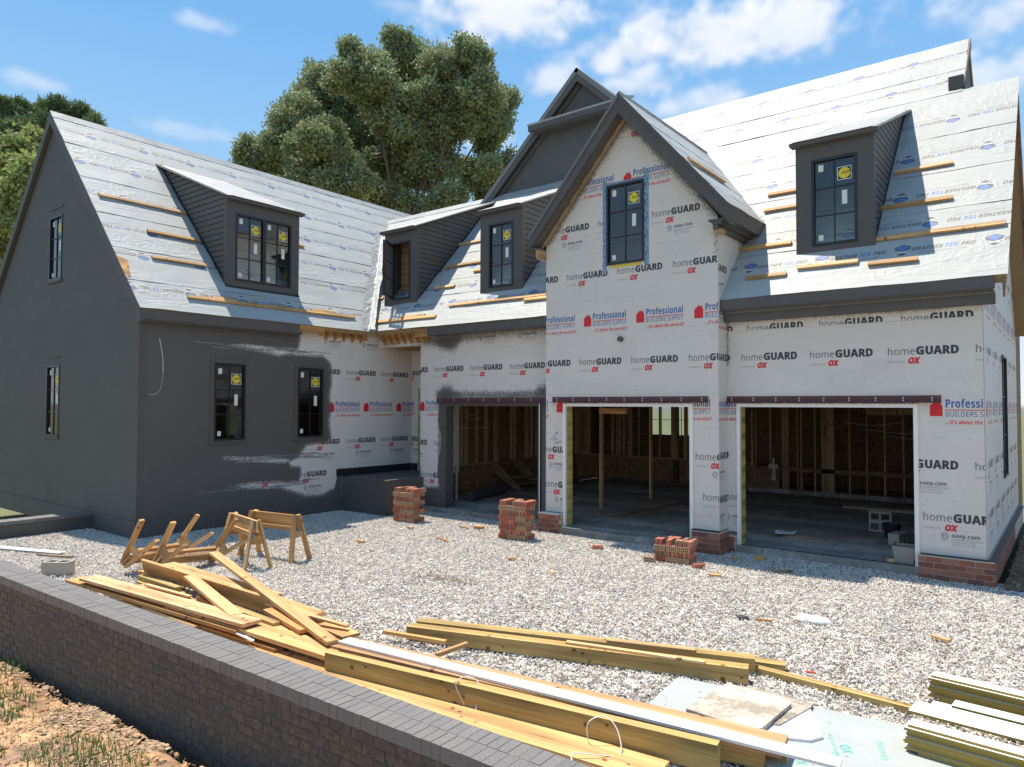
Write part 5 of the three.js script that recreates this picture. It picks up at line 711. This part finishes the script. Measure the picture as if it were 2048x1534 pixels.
function tree(name, label, base, lobes, o) {
  const t = thing(name, label, 'tree', base, 0, o.group), c = rng(o.seed), B = V(...base), inst = [], rel = lobes.map(([x, y, z, r]) => [x - B.x, y - B.y, z - B.z, r]);
  const top = Math.max(...rel.map(q => q[1])), tk = o.trunk || .4, fork = o.fork || .45; const cxm = rel.reduce((s, q) => s + q[0], 0) / rel.length, czm = rel.reduce((s, q) => s + q[2], 0) / rel.length;
  add('trunk', tube([V(0, 0, 0), V(cxm * .2, top * fork * .5, czm * .2), V(cxm * .5, top * fork, czm * .5), V(cxm * .85, top * .8, czm * .85)], tk, tk * .2, 14), bark, t);
  const limbs = []; for (const [x, y, z, r] of rel) { const f = fork * (.5 + .5 * c()) * .9, s = V(cxm * f * .8, Math.min(top * f, y * .75), czm * f * .8), e = V(x, y, z), m = s.clone().lerp(e, .5).add(V((c() - .5) * 1.2, -.3 + .8 * c(), (c() - .5) * 1.2)); limbs.push(tube([s, m, e], tk * .36, tk * .05, 9)); for (let k = 0; k < 3; k++) { const d = V(c() - .5, c() - .3, c() - .5).normalize().multiplyScalar(r * .9); limbs.push(tube([e.clone().lerp(m, .25 * c()), e.clone().addScaledVector(d, .6), e.clone().add(d)], tk * .10, tk * .02, 6)); } }
  add('limbs', merge(limbs), bark, t);
  const sub = []; for (const [x, y, z, r] of rel) { sub.push([x, y, z, r * .92]); for (let k = 0; k < 7; k++) { const u = 2 * c() - 1, a = 6.283 * c(), q = Math.sqrt(1 - u * u), d = r * (.70 + .55 * c()); sub.push([x + q * Math.cos(a) * d, y + u * d * .85, z + q * Math.sin(a) * d, r * (.20 + .30 * c())]); } }
  for (const [x, y, z, r] of sub) { const n = Math.round(r * r * o.density + r * 26); for (let i = 0; i < n; i++) { const u = 2 * c() - 1, a = 6.283 * c(), q = Math.sqrt(1 - u * u), bump = .72 + .56 * fbm(Math.cos(a) * q * 2.2 + x, u * 2.2 + a * .3 + z, 3), k = r * bump * Math.pow(c(), .34); const gap = fbm((x + q * Math.cos(a) * k) * .9, (y + u * k) * .9 + z * .3, 3); if (gap < o.gap) continue; const v = .75 + .5 * c(), hue = c(); inst.push([x + q * Math.cos(a) * k, y + u * k * (o.flat || .9), z + q * Math.sin(a) * k, 6.3 * c(), 6.3 * c(), 6.3 * c(), v, o.col[0] * v * (1 + .35 * hue), o.col[1] * v, o.col[2] * v * (1 - .2 * hue)]); } }
  const m = new THREE.InstancedMesh(o.leaf, o.mat, inst.length), d = new THREE.Object3D(), col = new THREE.Color(); inst.forEach((q, i) => { d.position.set(q[0], q[1], q[2]); d.rotation.set(q[3], q[4], q[5]); d.scale.setScalar(q[6]); d.updateMatrix(); m.setMatrixAt(i, d.matrix); m.setColorAt(i, col.setRGB(q[7], q[8], q[9])); }); m.name = 'crown'; m.userData.kind = 'stuff'; m.castShadow = m.receiveShadow = true; t.add(m); return t;
}
const leafMat = new THREE.MeshPhysicalMaterial({ color: 0xffffff, roughness: .75, transmission: .38, thickness: 0, side: THREE.DoubleSide });
const oakLeaf = leafClump(12, .155, .26, 4), fineLeaf = leafClump(11, .17, .24, 6), needle = leafClump(16, .30, .14, 8, .16);
const OAK = [[-33.7, 17.9, -23.8, 1.95], [-34.1, 20.9, -26, 1.82], [-28.4, 19.5, -24.1, 1.68], [-30.7, 22.4, -29.1, 1.83], [-26.8, 20.7, -28.4, 1.52], [-25, 19.1, -28.6, 1.61], [-27.2, 19.5, -32.5, 1.56], [-23.5, 15, -28.6, .99], [-35.5, 16.8, -23.8, 1.37], [-36.9, 17.1, -22.9, .98], [-30.7, 15.5, -22.9, 1.61], [-33.3, 19.5, -27.7, 2.09], [-28.2, 18, -26.2, 1.93], [-27.1, 17.8, -28.2, 1.92], [-27.8, 16.1, -31.7, 1.01], [-29.6, 14.1, -23.4, 1.34], [-31.7, 15.9, -27.9, 1.81], [-28.6, 15.9, -28.1, 1.62], [-25.8, 13.4, -27.5, 1], [-27.1, 14.8, -32.9, .9], [-24.7, 21, -27.9, .89], [-29.7, 22.6, -27.3, .9], [-36.8, 15.8, -23.7, 1.05], [-31.1, 13.8, -22.3, 1.14], [-33.7, 14.3, -27.3, 1.19], [-29, 13.4, -26.6, 1.2], [-26.9, 16.3, -27.6, 1.35], [-35.6, 20.6, -25.8, 1.19]];
tree('oak_tree', 'big spreading leafy tree rising behind the roof valley', [-29.8, -.6, -27.0], OAK, { seed: 11, density: 400, gap: .405, leaf: oakLeaf, mat: leafMat, col: [.245, .335, .185], trunk: .5 });
tree('pine_tree', 'pine with rounded needle crown just behind the peak of the dark gable', [-37.4, -.6, -13.5], [[-37.6, 16.3, -13.2, .62], [-37.5, 16.3, -14.1, .58], [-37.0, 15.3, -12.5, .55], [-38, 15.7, -14, .49], [-36.2, 15.6, -14.1, .33], [-37.3, 14.5, -13.2, .6]], { seed: 12, density: 560, gap: .36, leaf: needle, mat: leafMat, col: [.16, .26, .13], trunk: .22, group: 'trees beyond the dark gable' });
tree('pine_tree', 'pine with dark crown at the top of the trees by the picture edge', [-41.8, -.6, -12.6], [[-41.8, 16.8, -12.4, .95], [-42.2, 17.1, -13.4, .8], [-40.3, 15.3, -11.8, .8], [-41.3, 15.5, -12.8, 1], [-43, 16, -11.8, 1]], { seed: 13, density: 480, gap: .36, leaf: needle, mat: leafMat, col: [.155, .25, .12], trunk: .24, group: 'trees beyond the dark gable' });
tree('broadleaf_tree', 'bright green broadleaf tree beside the dark gable under the pines', [-35.2, -.6, -10.4], [[-34.7, 12.5, -10.5, 1.05], [-35.4, 13.6, -11.7, .7], [-32.8, 10.4, -9.6, .98], [-36.1, 11.7, -11.5, .85], [-34.5, 9.2, -10.4, .95], [-34.5, 10.3, -9.5, 1.01], [-36.8, 10.4, -11.4, .8], [-33.2, 7.3, -9.7, .8], [-36.7, 12.7, -9.9, 1.29], [-37.2, 8.6, -9.7, 1.29], [-32.2, 11.7, -10.3, .59], [-34, 6, -9.8, 1.1], [-36, 6.5, -10.6, 1.2], [-35, 4.5, -10, 1.2]], { seed: 14, density: 330, gap: .36, leaf: fineLeaf, mat: leafMat, col: [.29, .39, .15], trunk: .26, group: 'trees beyond the dark gable' });
tree('broadleaf_tree', 'light green treetop low behind the rear gable, past the big tree', [-34.5, -.6, -42.4], [[-34.8, 18.8, -42, 1.1], [-34.1, 18.2, -42.6, .8], [-35.4, 17.6, -42, 1.2]], { seed: 15, density: 240, gap: .34, leaf: fineLeaf, mat: leafMat, col: [.26, .33, .11], trunk: .3 });

renderer.render(scene, camera);
